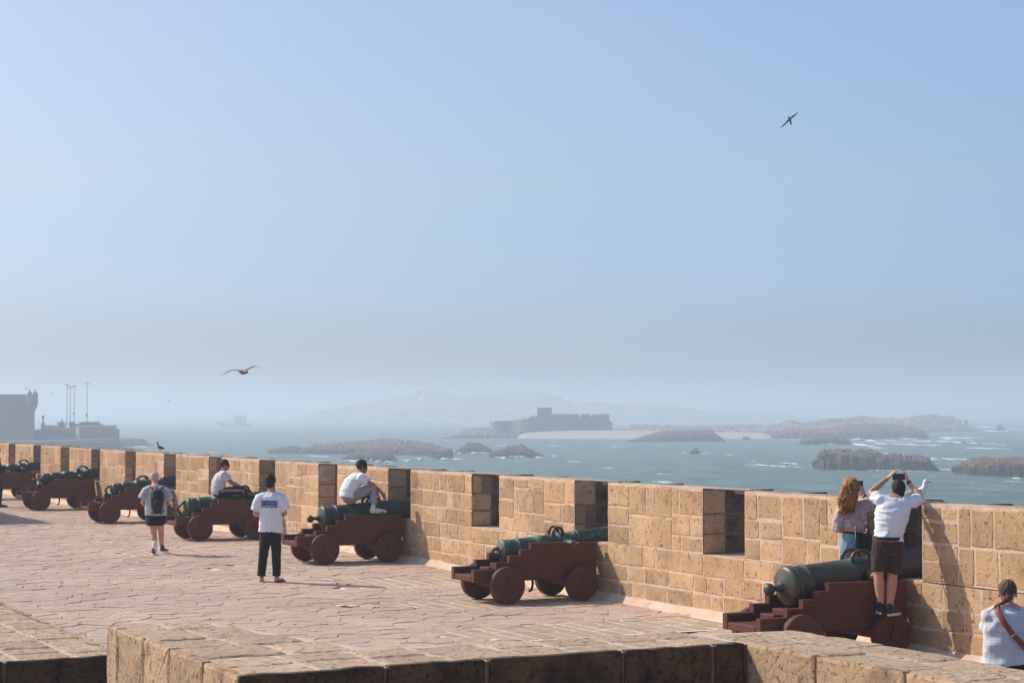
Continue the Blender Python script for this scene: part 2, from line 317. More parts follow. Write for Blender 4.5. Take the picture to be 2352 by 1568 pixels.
def tide_line(m):
    """rock is wet and weedy, so darker, in the first two metres above the water"""
    N = m.node_tree.nodes; L = m.node_tree.links; B = N['Principled BSDF']; src = B.inputs['Base Color'].links[0].from_socket
    g = N.new('ShaderNodeNewGeometry'); x = N.new('ShaderNodeSeparateXYZ'); L.new(g.outputs['Position'], x.inputs[0])
    n = N.new('ShaderNodeTexNoise'); n.inputs['Scale'].default_value = .25; L.new(g.outputs['Position'], n.inputs['Vector'])
    a = N.new('ShaderNodeMath'); a.operation = 'MULTIPLY_ADD'; L.new(n.outputs['Fac'], a.inputs[0]); a.inputs[1].default_value = -2.4; L.new(x.outputs[2], a.inputs[2])
    r = N.new('ShaderNodeMapRange'); r.inputs['From Min'].default_value = SEA - .6; r.inputs['From Max'].default_value = SEA + 1.6; r.inputs['To Min'].default_value = .35; L.new(a.outputs[0], r.inputs[0])
    k = N.new('ShaderNodeMix'); k.data_type = 'RGBA'; k.blend_type = 'MULTIPLY'; k.inputs[0].default_value = 1; L.new(src, k.inputs[6]); L.new(r.outputs[0], k.inputs[7]); L.new(k.outputs[2], B.inputs['Base Color'])
for q in ('rock', 'rock_dark', 'rock_guano', 'island_earth'): tide_line(M[q])
# ================================================================== SETTING
def quad_sheet(name, pts, m, kind='structure'):
    b = MB(); b.add(pts, [tuple(range(len(pts)))]); return tag(b.build(name, m), kind=kind)
quad_sheet('sea', [(-9000, -9000, SEA), (9000, -9000, SEA), (9000, 9000, SEA), (-9000, 9000, SEA)], M['water'])
hz = bpy.data.materials.new('haze_air'); hz.use_nodes = True; hn = hz.node_tree; hn.nodes.clear()
ho = hn.nodes.new('ShaderNodeOutputMaterial'); hp = hn.nodes.new('ShaderNodeVolumePrincipled')
hp.inputs['Color'].default_value = (0.79, 0.90, 1.0, 1); hp.inputs['Density'].default_value = HAZE; hp.inputs['Anisotropy'].default_value = 0.25
hn.links.new(hp.outputs[0], ho.inputs['Volume'])
b = MB(); b.box((0, 0, (SEA - 1.5 + 46) / 2), 9200, 9200, (46 - SEA + 1.5) / 2)
tag(b.build('haze', hz), kind='stuff')

# ------------------------------------------------------------------ stones
def stone(mb, o, u, v, n, w, h, depth=.06, proud=.012, tint=.5, mi=0, rnd=.02, jit=.006, rr=R, seg=2):
    """one dressed block: o = lower left corner of its face, u/v along the face, n outwards"""
    j = lambda a: rr.uniform(-a, a)
    r = min(rnd * rr.uniform(.6, 1.8), w * .3, h * .3)
    pts = []
    for (ax_, ay_, bx, by) in ((r, 0, w - r, 0), (w, r, w, h - r), (w - r, h, r, h), (0, h - r, 0, r)):
        for k in range(seg + 1):
            t = k / seg; q = j(jit) if 0 < k < seg else j(jit * .5)
            x = ax_ + (bx - ax_) * t; y = ay_ + (by - ay_) * t
            if ax_ != bx: y += q
            else: x += q
            pts.append((x, y))
    cx, cy = w / 2, h / 2; N = len(pts); vs = []
    bv = .009 if w < 1.2 else .012
    for x, y in pts: vs.append(o + u * x + v * y - n * depth)
    for x, y in pts: vs.append(o + u * x + v * y + n * (proud - bv * .8 + j(.002)))
    for x, y in pts:
        dx, dy = x - cx, y - cy; kx = 1 - bv * 1.6 / max(w / 2, .05); ky = 1 - bv * 1.6 / max(h / 2, .05)
        vs.append(o + u * (cx + dx * kx) + v * (cy + dy * ky) + n * (proud + j(.0025)))
    vs.append(o + u * (cx + j(w * .1)) + v * (cy + j(h * .1)) + n * (proud + .002 + j(.003)))
    fs = []
    for a in range(N):
        c = (a + 1) % N
        fs.append((a, c, N + c, N + a)); fs.append((N + a, N + c, 2 * N + c, 2 * N + a)); fs.append((2 * N + a, 2 * N + c, 3 * N))
    mb.add(vs, fs, tint, mi)
class Masonry:
    """stones of one wall: the ones that show largest become parts, the rest one joined part"""
    def __init__(s, root, mats, limit=300): s.root = root; s.mats = mats; s.items = []; s.limit = limit
    def put(s, score, *a, **k): s.items.append((score, a, k))
    def finish(s, part='stone', rest='distant_stones'):
        s.items.sort(key=lambda q: -q[0]); rest_mb = MB(); ro = s.root.location
        for i, (sc_, a, k) in enumerate(s.items):
            if i < s.limit:
                mb = MB(); mi = k.get('mi', 0); k2 = dict(k); k2['mi'] = 0; stone(mb, *a, **k2)
                mb.build(part, s.mats[mi], s.root, origin=ro)
            else: stone(rest_mb, *a, **k)
        if rest_mb.v:
            o = rest_mb.build(rest, s.mats, s.root, origin=ro); o['kind'] = 'stuff'

# ------------------------------------------------------------------ terrace floor
fl = MB(); ss = list(range(-30, 120, 3))
vs = []
for s in ss:
    for o in (-40, WALL + .3): vs.append(S(s, o, floor_z(s) - .028))
fs = [(2 * i, 2 * i + 1, 2 * i + 3, 2 * i + 2) for i in range(len(ss) - 1)]
n0 = len(vs); vs += [S(-30, -40, -12), S(-30, WALL + .3, -12), S(117, -40, -12), S(117, WALL + .3, -12)]
fs += [(0, n0, n0 + 1, 1), (2 * len(ss) - 2, 2 * len(ss) - 1, n0 + 3, n0 + 2)]
fl.add(vs, fs); floor = tag(fl.build('terrace_floor', M['dirt']), kind='structure')
def clip(poly, nx, ny, d):
    out = []
    for i in range(len(poly)):
        a = poly[i]; b_ = poly[(i + 1) % len(poly)]; da = a[0] * nx + a[1] * ny - d; db = b_[0] * nx + b_[1] * ny - d
        if da <= 0: out.append(a)
        if (da < 0 < db) or (db < 0 < da):
            t = da / (da - db); out.append((a[0] + (b_[0] - a[0]) * t, a[1] + (b_[1] - a[1]) * t))
    return out
BANDS = [(29.3 + 3.7 * k, 30.75 + 3.7 * k) for k in range(-4, 12)]
def in_band(s, o): 
    edge = 11.2 + .9 * math.sin(s * 1.3)
    return o > edge and any(a < s < b_ for a, b_ in BANDS)
def slab_poly(mb, poly, z, tint, mi=0, gap=.015, tilt=None):
    cx = sum(p[0] for p in poly) / len(poly); cy = sum(p[1] for p in poly) / len(poly)
    if tilt is None: tilt = (R.uniform(-.012, .012), R.uniform(-.012, .012))
    def P(x, y, dz): return S(x, y, floor_z(x) + z + dz + (x - cx) * tilt[0] + (y - cy) * tilt[1])
    ins = []
    for x, y in poly:
        d = math.hypot(x - cx, y - cy) or 1; ins.append((x - (x - cx) / d * gap, y - (y - cy) / d * gap))
    ins2 = [(x - (x - cx) * .06, y - (y - cy) * .06) for x, y in ins]
    n = len(poly); vs = [P(x, y, -.05) for x, y in ins] + [P(x, y, -.005) for x, y in ins] + [P(x, y, 0) for x, y in ins2]
    fs = []
    for a in range(n):
        c = (a + 1) % n; fs.append((a, c, n + c, n + a)); fs.append((n + a, n + c, 2 * n + c, 2 * n + a))
    fs.append(tuple(2 * n + i for i in range(n))); mb.add(vs, fs, tint, mi)
pts = {}
GS, GO = .25, .37
S0, S1, O0, O1 = 15, 64, -14, WALL - .2
for i in range(int((S1 - S0) / GS) + 1):
    for j in range(int((O1 - O0) / GO) + 1):
        pts[(i, j)] = (S0 + (i + .5 + R.uniform(-.42, .42)) * GS, O0 + (j + .5 + R.uniform(-.42, .42)) * GO)
slabs = []
def visible(s, o, m=1.5):
    p = S(s, o); return p.y > 14 and abs(p.x) < p.y * .265 + m
for (i, j), (s, o) in pts.items():
    if not visible(s, o, 3) or in_band(s, o): continue
    poly = [(s - .9, o - .9), (s + .9, o - .9), (s + .9, o + .9), (s - .9, o + .9)]
    for di in (-2, -1, 0, 1, 2):
        for dj in (-2, -1, 0, 1, 2):
            q = pts.get((i + di, j + dj))
            if (di or dj) and q:
                nx, ny = q[0] - s, q[1] - o; poly = clip(poly, nx, ny, nx * (q[0] + s) / 2 + ny * (q[1] + o) / 2)
                if len(poly) < 3: break
        if len(poly) < 3: break
    poly = clip(poly, 0, 1, WALL - .12)
    if len(poly) >= 3: slabs.append(((s, o), poly))
def seen_size(s, o, a=1.0):
    p = S(s, o); 
    if not (p.y > 20.5 and abs(p.x) < p.y * .262): return 0
    return a / p.y ** 3
slabs.sort(key=lambda q: -seen_size(*q[0]))
rest = MB()
for k, ((s, o), poly) in enumerate(slabs):
    t = min(1, max(0, .5 + .35 * noise.noise(Vector((s * .25, o * .25, 3))) * 2 + R.uniform(-.22, .22)))
    z = R.uniform(-.006, .006)
    if k < 300:
        mb = MB(); slab_poly(mb, poly, z, t, gap=R.choice((.002, .003, .004, .005, .012))); mb.build('paving_stone', M['slab'], floor)
    else: slab_poly(rest, poly, z, t, gap=R.choice((.002, .003, .004, .006, .014)))
tag(rest.build('distant_paving_stones', M['slab'], floor), kind='stuff')
# bands of small rectangular pavers set in pale mortar, one in front of every embrasure
pj = MB(); items = []
for a, b_ in BANDS:
    if b_ > 64: continue
    o = 10.0
    while o < WALL - .25:
        wdt = R.uniform(.20, .30); s = a + R.uniform(-.5, 0)
        while s < b_:
            ln = R.uniform(.42, .75)
            e = min(s + ln, b_ + .05); 
            if in_band((max(s, a) + e) / 2, o + wdt / 2) and visible((s + e) / 2, o, 3):
                items.append((max(s, a - .05), e, o, min(o + wdt, WALL - .2)))
            s += ln
        o += wdt
    n = 12
    for q in range(n):
        s_ = a - .1 + (b_ - a + .2) * q / n; s2 = a - .1 + (b_ - a + .2) * (q + 1) / n; sm = (s_ + s2) / 2
        o_ = 11.25 + .9 * math.sin(sm * 1.3)
        pj.add([S(s_, o_, floor_z(s_) - .005), S(s2, o_, floor_z(s2) - .005), S(s2, WALL - .1, floor_z(s2) - .005), S(s_, WALL - .1, floor_z(s_) - .005)], [(0, 3, 2, 1)])
pj.build('paver_bedding', M['paver_joint'], floor)['kind'] = 'stuff'
items.sort(key=lambda q: -seen_size((q[0] + q[1]) / 2, (q[2] + q[3]) / 2))
rest = MB()
for k, (s, e, o, o2) in enumerate(items):
    j = lambda: R.uniform(-.012, .012)
    g = .024
    poly = [(s + g + j(), o + .012 + j() * .6), (e - g + j(), o + .012 + j() * .6), (e - g + j(), o2 - .012 + j() * .6), (s + g + j(), o2 - .012 + j() * .6)]
    t = min(1, max(0, .5 + R.uniform(-.4, .4)))
    if k < 260: mb = MB(); slab_poly(mb, poly, R.uniform(-.003, .003), t, gap=.004, tilt=(0, 0)); mb.build('paver', M['paver'], floor)
    else: slab_poly(rest, poly, R.uniform(-.003, .003), t, gap=.004, tilt=(0, 0))
tag(rest.build('distant_pavers', M['paver'], floor), kind='stuff')
# the far end of the terrace, past the slabs one can tell apart
far = MB()
for k in range(18):
    s = 64 + 3 * k; far.add([S(s, -40, floor_z(s) - .004), S(s + 3, -40, floor_z(s) - .004), S(s + 3, WALL - .1, floor_z(s) - .004), S(s, WALL - .1, floor_z(s) - .004)], [(0, 3, 2, 1)])
far.build('distant_paving', M['slab'], floor)['kind'] = 'stuff'

# ------------------------------------------------------------------ rampart wall
EMB = [(67.40, 66.40), (63.74, 62.76), (60.14, 59.08), (56.47, 55.52), (52.87, 51.83), (49.20, 48.18), (45.50, 44.53), (41.86, 40.83), (38.19, 37.14),
       (34.50, 33.45), (30.80, 29.74), (27.07, 26.01), (23.32, 22.27), (19.56, 18.51), (15.8, 14.75)]
for k in range(6): EMB.insert(0, (EMB[0][0] + 3.68, EMB[0][1] + 3.68))
TOP, SILL, THICK, STEP = 1.745, .825, 1.30, .38
wall = empty('rampart_wall', S(14, WALL, 0), 'long crenellated sandstone sea wall with a cannon at every second opening', 'wall')
wo = wall.location
core = MB(); RC = .004     # the mortar bed lies this far behind the block faces
def prism(mb, pts_so, z0, z1, tint=.5, mi=0, z1b=None):
    n = len(pts_so); vs = [S(s, o, z0) for s, o in pts_so] + [S(s, o, z1 if z1b is None else z1 + (z1b - z1) * ((o - WALL) / THICK)) for s, o in pts_so]
    fs = [tuple(range(n))[::-1], tuple(n + i for i in range(n))] + [(a, (a + 1) % n, n + (a + 1) % n, n + a) for a in range(n)]
    mb.add(vs, fs, tint, mi)
sEND, sBEG = EMB[0][0] + 2.6, 11.5
prism(core, [(sBEG, WALL + RC), (sBEG, WALL + THICK), (sEND, WALL + THICK), (sEND, WALL + RC)], SEA - .5, SILL - RC)
merl = []
bounds = [sEND] + [x for e in EMB for x in e] + [sBEG]
for k in range(0, len(bounds), 2):
    hi, lo = bounds[k], bounds[k + 1]; merl.append((lo, hi)); t2 = .10
    prism(core, [(lo + RC, WALL + RC), (lo + RC, WALL + STEP), (lo - t2 * -1, WALL + THICK - RC), (hi - t2, WALL + THICK - RC), (hi - RC, WALL + STEP), (hi - RC, WALL + RC)] if True else None, SILL - .02, TOP - RC, z1b=TOP - .06 - RC)
for i, f in enumerate(core.f):        # embrasure cheeks get darker mortar, shade put into its colour
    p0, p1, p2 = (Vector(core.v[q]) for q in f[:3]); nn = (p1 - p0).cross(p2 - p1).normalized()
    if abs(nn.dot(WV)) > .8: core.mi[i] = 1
core.build('mortar_core', [M['mortar'], M['mortar_shaded']], wall, origin=wo)
fil = MB()     # mortar fillet along the foot
n = 160
for k in range(n):
    for q in (0,):
        s1 = sBEG + (sEND - sBEG) * k / n; s2 = sBEG + (sEND - sBEG) * (k + 1) / n
        f = lambda s: (.125 + .05 * noise.noise(Vector((s * .8, 1, 2))), .075 + .03 * noise.noise(Vector((s * 1.1, 5, 2))))
        a1, h1 = f(s1); a2, h2 = f(s2)
        fil.add([S(s1, WALL - a1, floor_z(s1) - .02), S(s2, WALL - a2, floor_z(s2) - .02), S(s2, WALL - a2 * .45, floor_z(s2) + h2 * .55), S(s1, WALL - a1 * .45, floor_z(s1) + h1 * .55), S(s2, WALL + .02, floor_z(s2) + h2 + .05), S(s1, WALL + .02, floor_z(s1) + h1 + .05)],
                [(0, 3, 2, 1), (3, 5, 4, 2)])
fil.build('mortar_fillet', M['mortar'], wall, origin=wo)
ms = Masonry(wall, [M['stone'], M['stone_outer'], M['stone_cheek'], M['coping']], 300)
def near(s, o=WALL):
    p = S(s, o); return (1 / (p.y ** 2)) if (p.y > 12 and abs(p.x) < p.y * .27) else 0
def rows_in(z0, z1, lo, hi):
    z = z0; out = []
    while z1 - z > 1e-3:
        h = R.uniform(lo, hi)
        if z1 - z - h < lo * .75: h = z1 - z
        if h > hi * 1.35: h = h / 2
        out.append((z, z + h)); z += h
    return out
def fill_row(s0, s1, z0, z1, lo=.32, hi=.74):
    s = s0; out = []
    while s1 - s > 1e-3:
        l = R.uniform(lo, hi)
        if s1 - s - l < lo * .6: l = s1 - s
        if l > hi * 1.3: l /= 2
        out.append((s, s + l)); s += l
    return out
def course_wave(s): return .018 * noise.noise(Vector((s * .35, 7, 1)))
def face_block(s0, s1, z0, z1, g=None, mi=0):
    g = R.uniform(.007, .021) if g is None else g
    t = min(1, max(0, .5 + R.gauss(0, .23)))
    w_, h_ = s1 - s0 - 2 * g * .6, z1 - z0 - 2 * g * .75
    if w_ < .05 or h_ < .04: return
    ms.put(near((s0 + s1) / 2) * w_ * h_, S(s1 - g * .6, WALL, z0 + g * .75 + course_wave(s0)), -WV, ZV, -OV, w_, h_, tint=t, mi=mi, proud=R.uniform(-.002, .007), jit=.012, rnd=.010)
for mi_, (lo, hi) in enumerate(merl):
    a = lo - .52; b_ = hi + .52                      # the plinth under the embrasures is shared
    a = max(a, sBEG); b_ = min(b_, sEND)
    # plinth below the sills
    rr = rows_in(.02, SILL, .20, .29)
    for q, (z0, z1) in enumerate(rr):
        if q == len(rr) - 1:                         # sill course: one long block under each embrasure half
            for (s0, s1) in fill_row(lo, hi, z0, z1): face_block(s0, s1, z0, z1)
        else:
            for (s0, s1) in fill_row(a, b_, z0, z1): face_block(s0, s1, z0, z1)
    if mi_ + 1 < len(merl):
        z0, z1 = rr[-1]; face_block(merl[mi_ + 1][1] + .0, lo, z0, z1 - .0)
    # merlon: two or three columns of different coursing
    cuts = [lo]; x = lo
    while hi - x > 1.2:
        x += R.uniform(.75, 1.25); 
        if hi - x > .5: cuts.append(x)
    cuts.append(hi); prev = None
    base_rows = rows_in(SILL, TOP - .03, .22, .34)
    for ca, cb in zip(cuts, cuts[1:]):
        rws = base_rows if R.random() < .5 else rows_in(SILL, TOP - .03, .20, .46)
        for (z0, z1) in rws:
            for (s0, s1) in fill_row(ca, cb, z0, z1, .26, .66): face_block(s0, s1, z0, z1)
    # cheek that faces back along the wall (seen) and its mirror
    for side in (1, -1):
        s_ = hi if side > 0 else lo; nrm = WV * side
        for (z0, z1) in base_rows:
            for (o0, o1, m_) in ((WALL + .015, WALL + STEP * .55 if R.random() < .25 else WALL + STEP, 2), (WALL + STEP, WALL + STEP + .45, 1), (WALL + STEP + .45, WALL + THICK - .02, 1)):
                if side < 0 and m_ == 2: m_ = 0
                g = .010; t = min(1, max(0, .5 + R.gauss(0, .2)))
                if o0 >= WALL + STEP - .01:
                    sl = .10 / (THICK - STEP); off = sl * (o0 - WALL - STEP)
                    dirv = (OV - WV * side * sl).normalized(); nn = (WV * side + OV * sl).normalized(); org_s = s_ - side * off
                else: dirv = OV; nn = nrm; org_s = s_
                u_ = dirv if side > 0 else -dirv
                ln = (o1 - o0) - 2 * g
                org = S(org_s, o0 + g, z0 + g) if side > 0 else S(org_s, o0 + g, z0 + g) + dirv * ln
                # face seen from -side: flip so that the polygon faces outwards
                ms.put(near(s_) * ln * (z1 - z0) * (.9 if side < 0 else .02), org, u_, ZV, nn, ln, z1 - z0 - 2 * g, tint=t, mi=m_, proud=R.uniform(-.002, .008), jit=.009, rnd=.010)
    # coping: flat slabs on top, sloping outwards a little
    tz = -.06 / THICK; vv = (OV + ZV * tz).normalized(); nn = (ZV - OV * tz).normalized()
    for (s0, s1) in fill_row(lo, hi, 0, 1, .4, .8):
        for (o0, o1) in ((0.0, .42), (.42, .86), (.86, THICK - .01)):
            g = .010; t = min(1, max(0, .5 + R.gauss(0, .22)))
            ms.put(near((s0 + s1) / 2) * (s1 - s0) * .12, S(s1 - g, WALL + o0 + g, TOP - .01 + tz * (o0 + g) + R.uniform(-.008, .006)), -WV, vv, nn, s1 - s0 - 2 * g, o1 - o0 - 2 * g, tint=t, mi=3, proud=.01, jit=.012, rnd=.03, depth=.05)
# sills
for (hi, lo) in EMB:
    for (o0, o1) in ((0, .42), (.42, .86), (.86, THICK)):
        g = .01; ms.put(near(lo) * .05, S(hi + .05, WALL + o0 + g, SILL - .012), -WV, OV, ZV, hi - lo + .1, o1 - o0 - 2 * g, tint=.5, mi=3, proud=.006, jit=.006, depth=.03)
ms.finish('stone', 'distant_stones')

# ------------------------------------------------------------------ low parapets of the upper terrace, in front of the camera
def inset(poly, d):
    n = len(poly); ar = sum(poly[i][0] * poly[(i + 1) % n][1] - poly[(i + 1) % n][0] * poly[i][1] for i in range(n)); sg = 1 if ar > 0 else -1; out = []
    for i in range(n):
        p0, p1, p2 = Vector(poly[i - 1]), Vector(poly[i]), Vector(poly[(i + 1) % n]); d1 = (p1 - p0).normalized(); d2 = (p2 - p1).normalized()
        n1 = Vector((-d1.y, d1.x)) * sg; n2 = Vector((-d2.y, d2.x)) * sg; m_ = n1 + n2; q = p1 + m_ * (d / max(m_.length_squared / 2, .3)); out.append((q.x, q.y))
    return out
def parapet(name, label, poly, top, bottom, faces, tops, mats, loc):
    root = empty(name, S(loc[0], loc[1], bottom), label, 'wall'); ro = root.location
    c = MB(); n = len(poly); rc = .012
    cs = sum(p[0] for p in poly) / n; co = sum(p[1] for p in poly) / n
    ip = inset(poly, .014)
    vs = [S(s, o, bottom) for s, o in ip] + [S(s, o, top - .013) for s, o in ip]
    c.add(vs, [tuple(n + i for i in range(n))] + [(a, (a + 1) % n, n + (a + 1) % n, n + a) for a in range(n)])
    for i, f in enumerate(c.f):
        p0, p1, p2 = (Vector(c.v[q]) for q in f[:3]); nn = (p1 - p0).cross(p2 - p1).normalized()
        if abs(nn.dot(WV)) > .8: c.mi[i] = 1  # faces across the wall line: joint mortar coloured as if shaded
    c.build('mortar_core', [M['parapet_mortar'], M['mortar_shaded']], root, origin=ro)
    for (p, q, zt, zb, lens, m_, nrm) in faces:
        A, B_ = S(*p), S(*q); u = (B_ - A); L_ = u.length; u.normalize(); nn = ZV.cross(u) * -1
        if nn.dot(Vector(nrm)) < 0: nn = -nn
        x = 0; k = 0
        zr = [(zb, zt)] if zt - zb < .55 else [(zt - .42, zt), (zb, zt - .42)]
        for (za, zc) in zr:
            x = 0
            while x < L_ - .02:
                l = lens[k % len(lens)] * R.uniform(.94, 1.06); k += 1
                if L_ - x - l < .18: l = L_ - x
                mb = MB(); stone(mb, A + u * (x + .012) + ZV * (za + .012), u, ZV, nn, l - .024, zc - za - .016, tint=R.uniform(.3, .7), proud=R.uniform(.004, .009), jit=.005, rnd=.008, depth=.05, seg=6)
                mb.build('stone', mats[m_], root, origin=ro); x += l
    for (org, u, v, w_, h_) in tops:
        mb = MB(); stone(mb, org, u, v, ZV, w_, h_, tint=R.uniform(.35, .75), proud=R.uniform(.002, .010), jit=.012, rnd=.02, depth=.03, seg=4)
        mb.build('coping_stone', mats[2], root, origin=ro)
PT = 1.6
pm = [M['parapet'], M['parapet_dark'], M['coping']]
def top_strip(s0, s1, o0, o1, lens, widths):
    """slabs over a rectangle in (s, o): rows across, joints along"""
    out = []; o = o0; k = 0
    for wd in widths:
        w_ = (o1 - o0) * wd; s = s0
        s -= 0
        while s < s1 - .02:
            l = lens[k % len(lens)] * R.uniform(.85, 1.15); k += 1
            if s1 - s - l < .15: l = s1 - s
            g = .009; out.append((S(s + g, o + g, PT - .012), OV, WV, w_ - 2 * g, l - 2 * g)); s += l
        o += w_
    return out
# U-shaped piece: arm A (left), cross piece B, arm C (right)
U = [(8.62, 2.93), (11.03, 2.97), (11.06, 3.52), (9.40, 3.90), (9.12, 6.27), (3.0, 6.42), (3.0, 5.73), (8.66, 5.73)]
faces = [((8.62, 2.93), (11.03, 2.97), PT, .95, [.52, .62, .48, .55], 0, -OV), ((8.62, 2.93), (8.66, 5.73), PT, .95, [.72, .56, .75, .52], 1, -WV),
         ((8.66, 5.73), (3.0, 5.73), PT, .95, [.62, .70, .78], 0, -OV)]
tops = []
s_ = 9.32
while s_ < 10.95:
    l_ = min(R.uniform(.34, .6), 11.02 - s_); sm = s_ + l_ / 2; oe = 3.84 - (sm - 9.42) * .22; w1 = (oe - 2.96) * R.uniform(.5, .62)
    tops.append((S(s_ + .01, 2.97, PT - .012), OV, WV, w1 - .03, l_ - .02)); tops.append((S(s_ + .01, 2.97 + w1, PT - .012), OV, WV, oe - 2.99 - w1, l_ - .02)); s_ += l_
for (s0, s1, o0, o1, ln, wd) in ((8.66, 9.30, 2.96, 3.72, [.34, .3], [.52, .48]), (8.68, 9.30, 3.72, 5.70, [.34, .3], [.17, .2, .16, .18, .15, .14]), (3.0, 9.10, 5.75, 6.34, [.55, .48, .7], [.52, .48])):
    tops += top_strip(s0, s1, o0, o1, ln, wd)
parapet('low_parapet', 'low worn stone parapet bending round the near ledge with a shaded middle', U, PT, .3, faces, tops, pm, (8.6, 4.3))
PT = 1.2
D_ = [(12.82, .9), (22.0, .9), (22.0, 3.72), (12.82, 3.56)]
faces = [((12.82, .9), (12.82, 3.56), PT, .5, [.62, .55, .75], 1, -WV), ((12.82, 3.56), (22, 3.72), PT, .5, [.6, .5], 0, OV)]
parapet('broad_parapet', 'broad flat-topped stone ledge at the lower left with long mortar joints', D_, PT, -.05, faces, top_strip(12.84, 22.0, .92, 3.58, [.30, .42, .36], [.12, .17, .15, .18, .12, .14, .12]), pm, (12.8, 2.2))
quad_sheet('near_terrace', [S(-6, -8, 1.05), S(8.6, -8, 1.05), S(8.6, 8, 1.05), S(-6, 8, 1.05)], M['slab'])
# inner wall beyond the left edge of the photograph; its end casts the long shadow on the paving
iw = empty('inner_wall', (-14.6, 50.3, 0), 'tall plain stone block of the inner wall whose end shades the paving', 'wall')
mb = MB(); c0 = Vector((-14.6, 50.3, 0)); dl = WV * 22; dw = -OV * 3
v_ = [c0, c0 + dl, c0 + dl + dw, c0 + dw]; mb.add([p + ZV * -.05 for p in v_] + [p + ZV * 3 for p in v_], [(3, 2, 1, 0), (4, 5, 6, 7), (0, 1, 5, 4), (1, 2, 6, 5), (2, 3, 7, 6), (3, 0, 4, 7)])
mb.build('wall_body', M['mortar'], iw, origin=iw.location)
mb = MB()
for (A_, u_, n_, L_) in ((c0, WV, OV, 22.0), (c0 + dw, OV, -WV, 3.0)):
    for (z0, z1) in rows_in(.02, 2.98, .24, .38):
        for (a_, b2_) in fill_row(0, L_, z0, z1): stone(mb, A_ + u_ * (a_ + .01) + ZV * (z0 + .01), u_, ZV, n_, b2_ - a_ - .02, z1 - z0 - .02, tint=R.random(), proud=.01, depth=.02)
tag(mb.build('wall_stones', M['stone'], iw, origin=iw.location), kind='stuff')
# ================================================================== CANNONS
# local frame of a cannon: +x towards the sea (muzzle), +y away along the wall, z up; x = 0 at the rear axle
XR = WALL - 1.69                            # rear axle's distance from the eye line, metres along OV
def cheek_outline():
    return [(-.50, .33), (-.50, .515), (-.13, .515), (-.13, .61), (.09, .61), (.09, .705), (.28, .705), (.28, .795), (.45, .795), (.45, .885),
            (1.08, .878), (1.14, .835), (1.22, .835), (1.28, .872), (1.57, .865), (1.57, .33)]
def plate(mb, outline, y0, y1, bev=.012, tint=.5):
    """side plank cut from a board: outline in x/z, bevelled on its outer faces"""
    n = len(outline); cx = .6; cz = .55
    area = sum(outline[i][0] * outline[(i + 1) % n][1] - outline[(i + 1) % n][0] * outline[i][1] for i in range(n))
    sg = 1 if area > 0 else -1
    ins = []
    for i in range(n):
        p0, p1, p2 = Vector(outline[i - 1]), Vector(outline[i]), Vector(outline[(i + 1) % n])
        d1 = (p1 - p0).normalized(); d2 = (p2 - p1).normalized()
        n1 = Vector((-d1.y, d1.x)) * sg; n2 = Vector((-d2.y, d2.x)) * sg; m_ = (n1 + n2); m_ = m_ / max(m_.length_squared / 2, .3)
        ins.append(p1 + m_ * bev)
    L_ = [[(p.x, y0, p.y) for p in ins], [(x, y0 + bev, z) for x, z in outline], [(x, y1 - bev, z) for x, z in outline], [(p.x, y1, p.y) for p in ins]]
    mb.rings([[Vector(v) for v in r] for r in L_], True, tint)
def wheel_mesh(r, name='wheel'):
    b = MB(); b.lathe((0, -.055, 0), (0, 1, 0), [(0, r * .05), (0, r - .014), (.012, r), (.098, r), (.11, r - .014), (.11, r * .05)], 40)
    return b.mesh(name)
WM1, WM2 = wheel_mesh(.277), wheel_mesh(.262)
def hub_mesh():
    b = MB(); b.lathe((0, -.09, 0), (0, 1, 0), [(0, .02), (0, .05), (.01, .056), (.04, .056)], 20)
    b.box((0.0, -.078, .095), .010, .012, .045, bev=.003); return b.mesh('axle_end')
HM = hub_mesh()
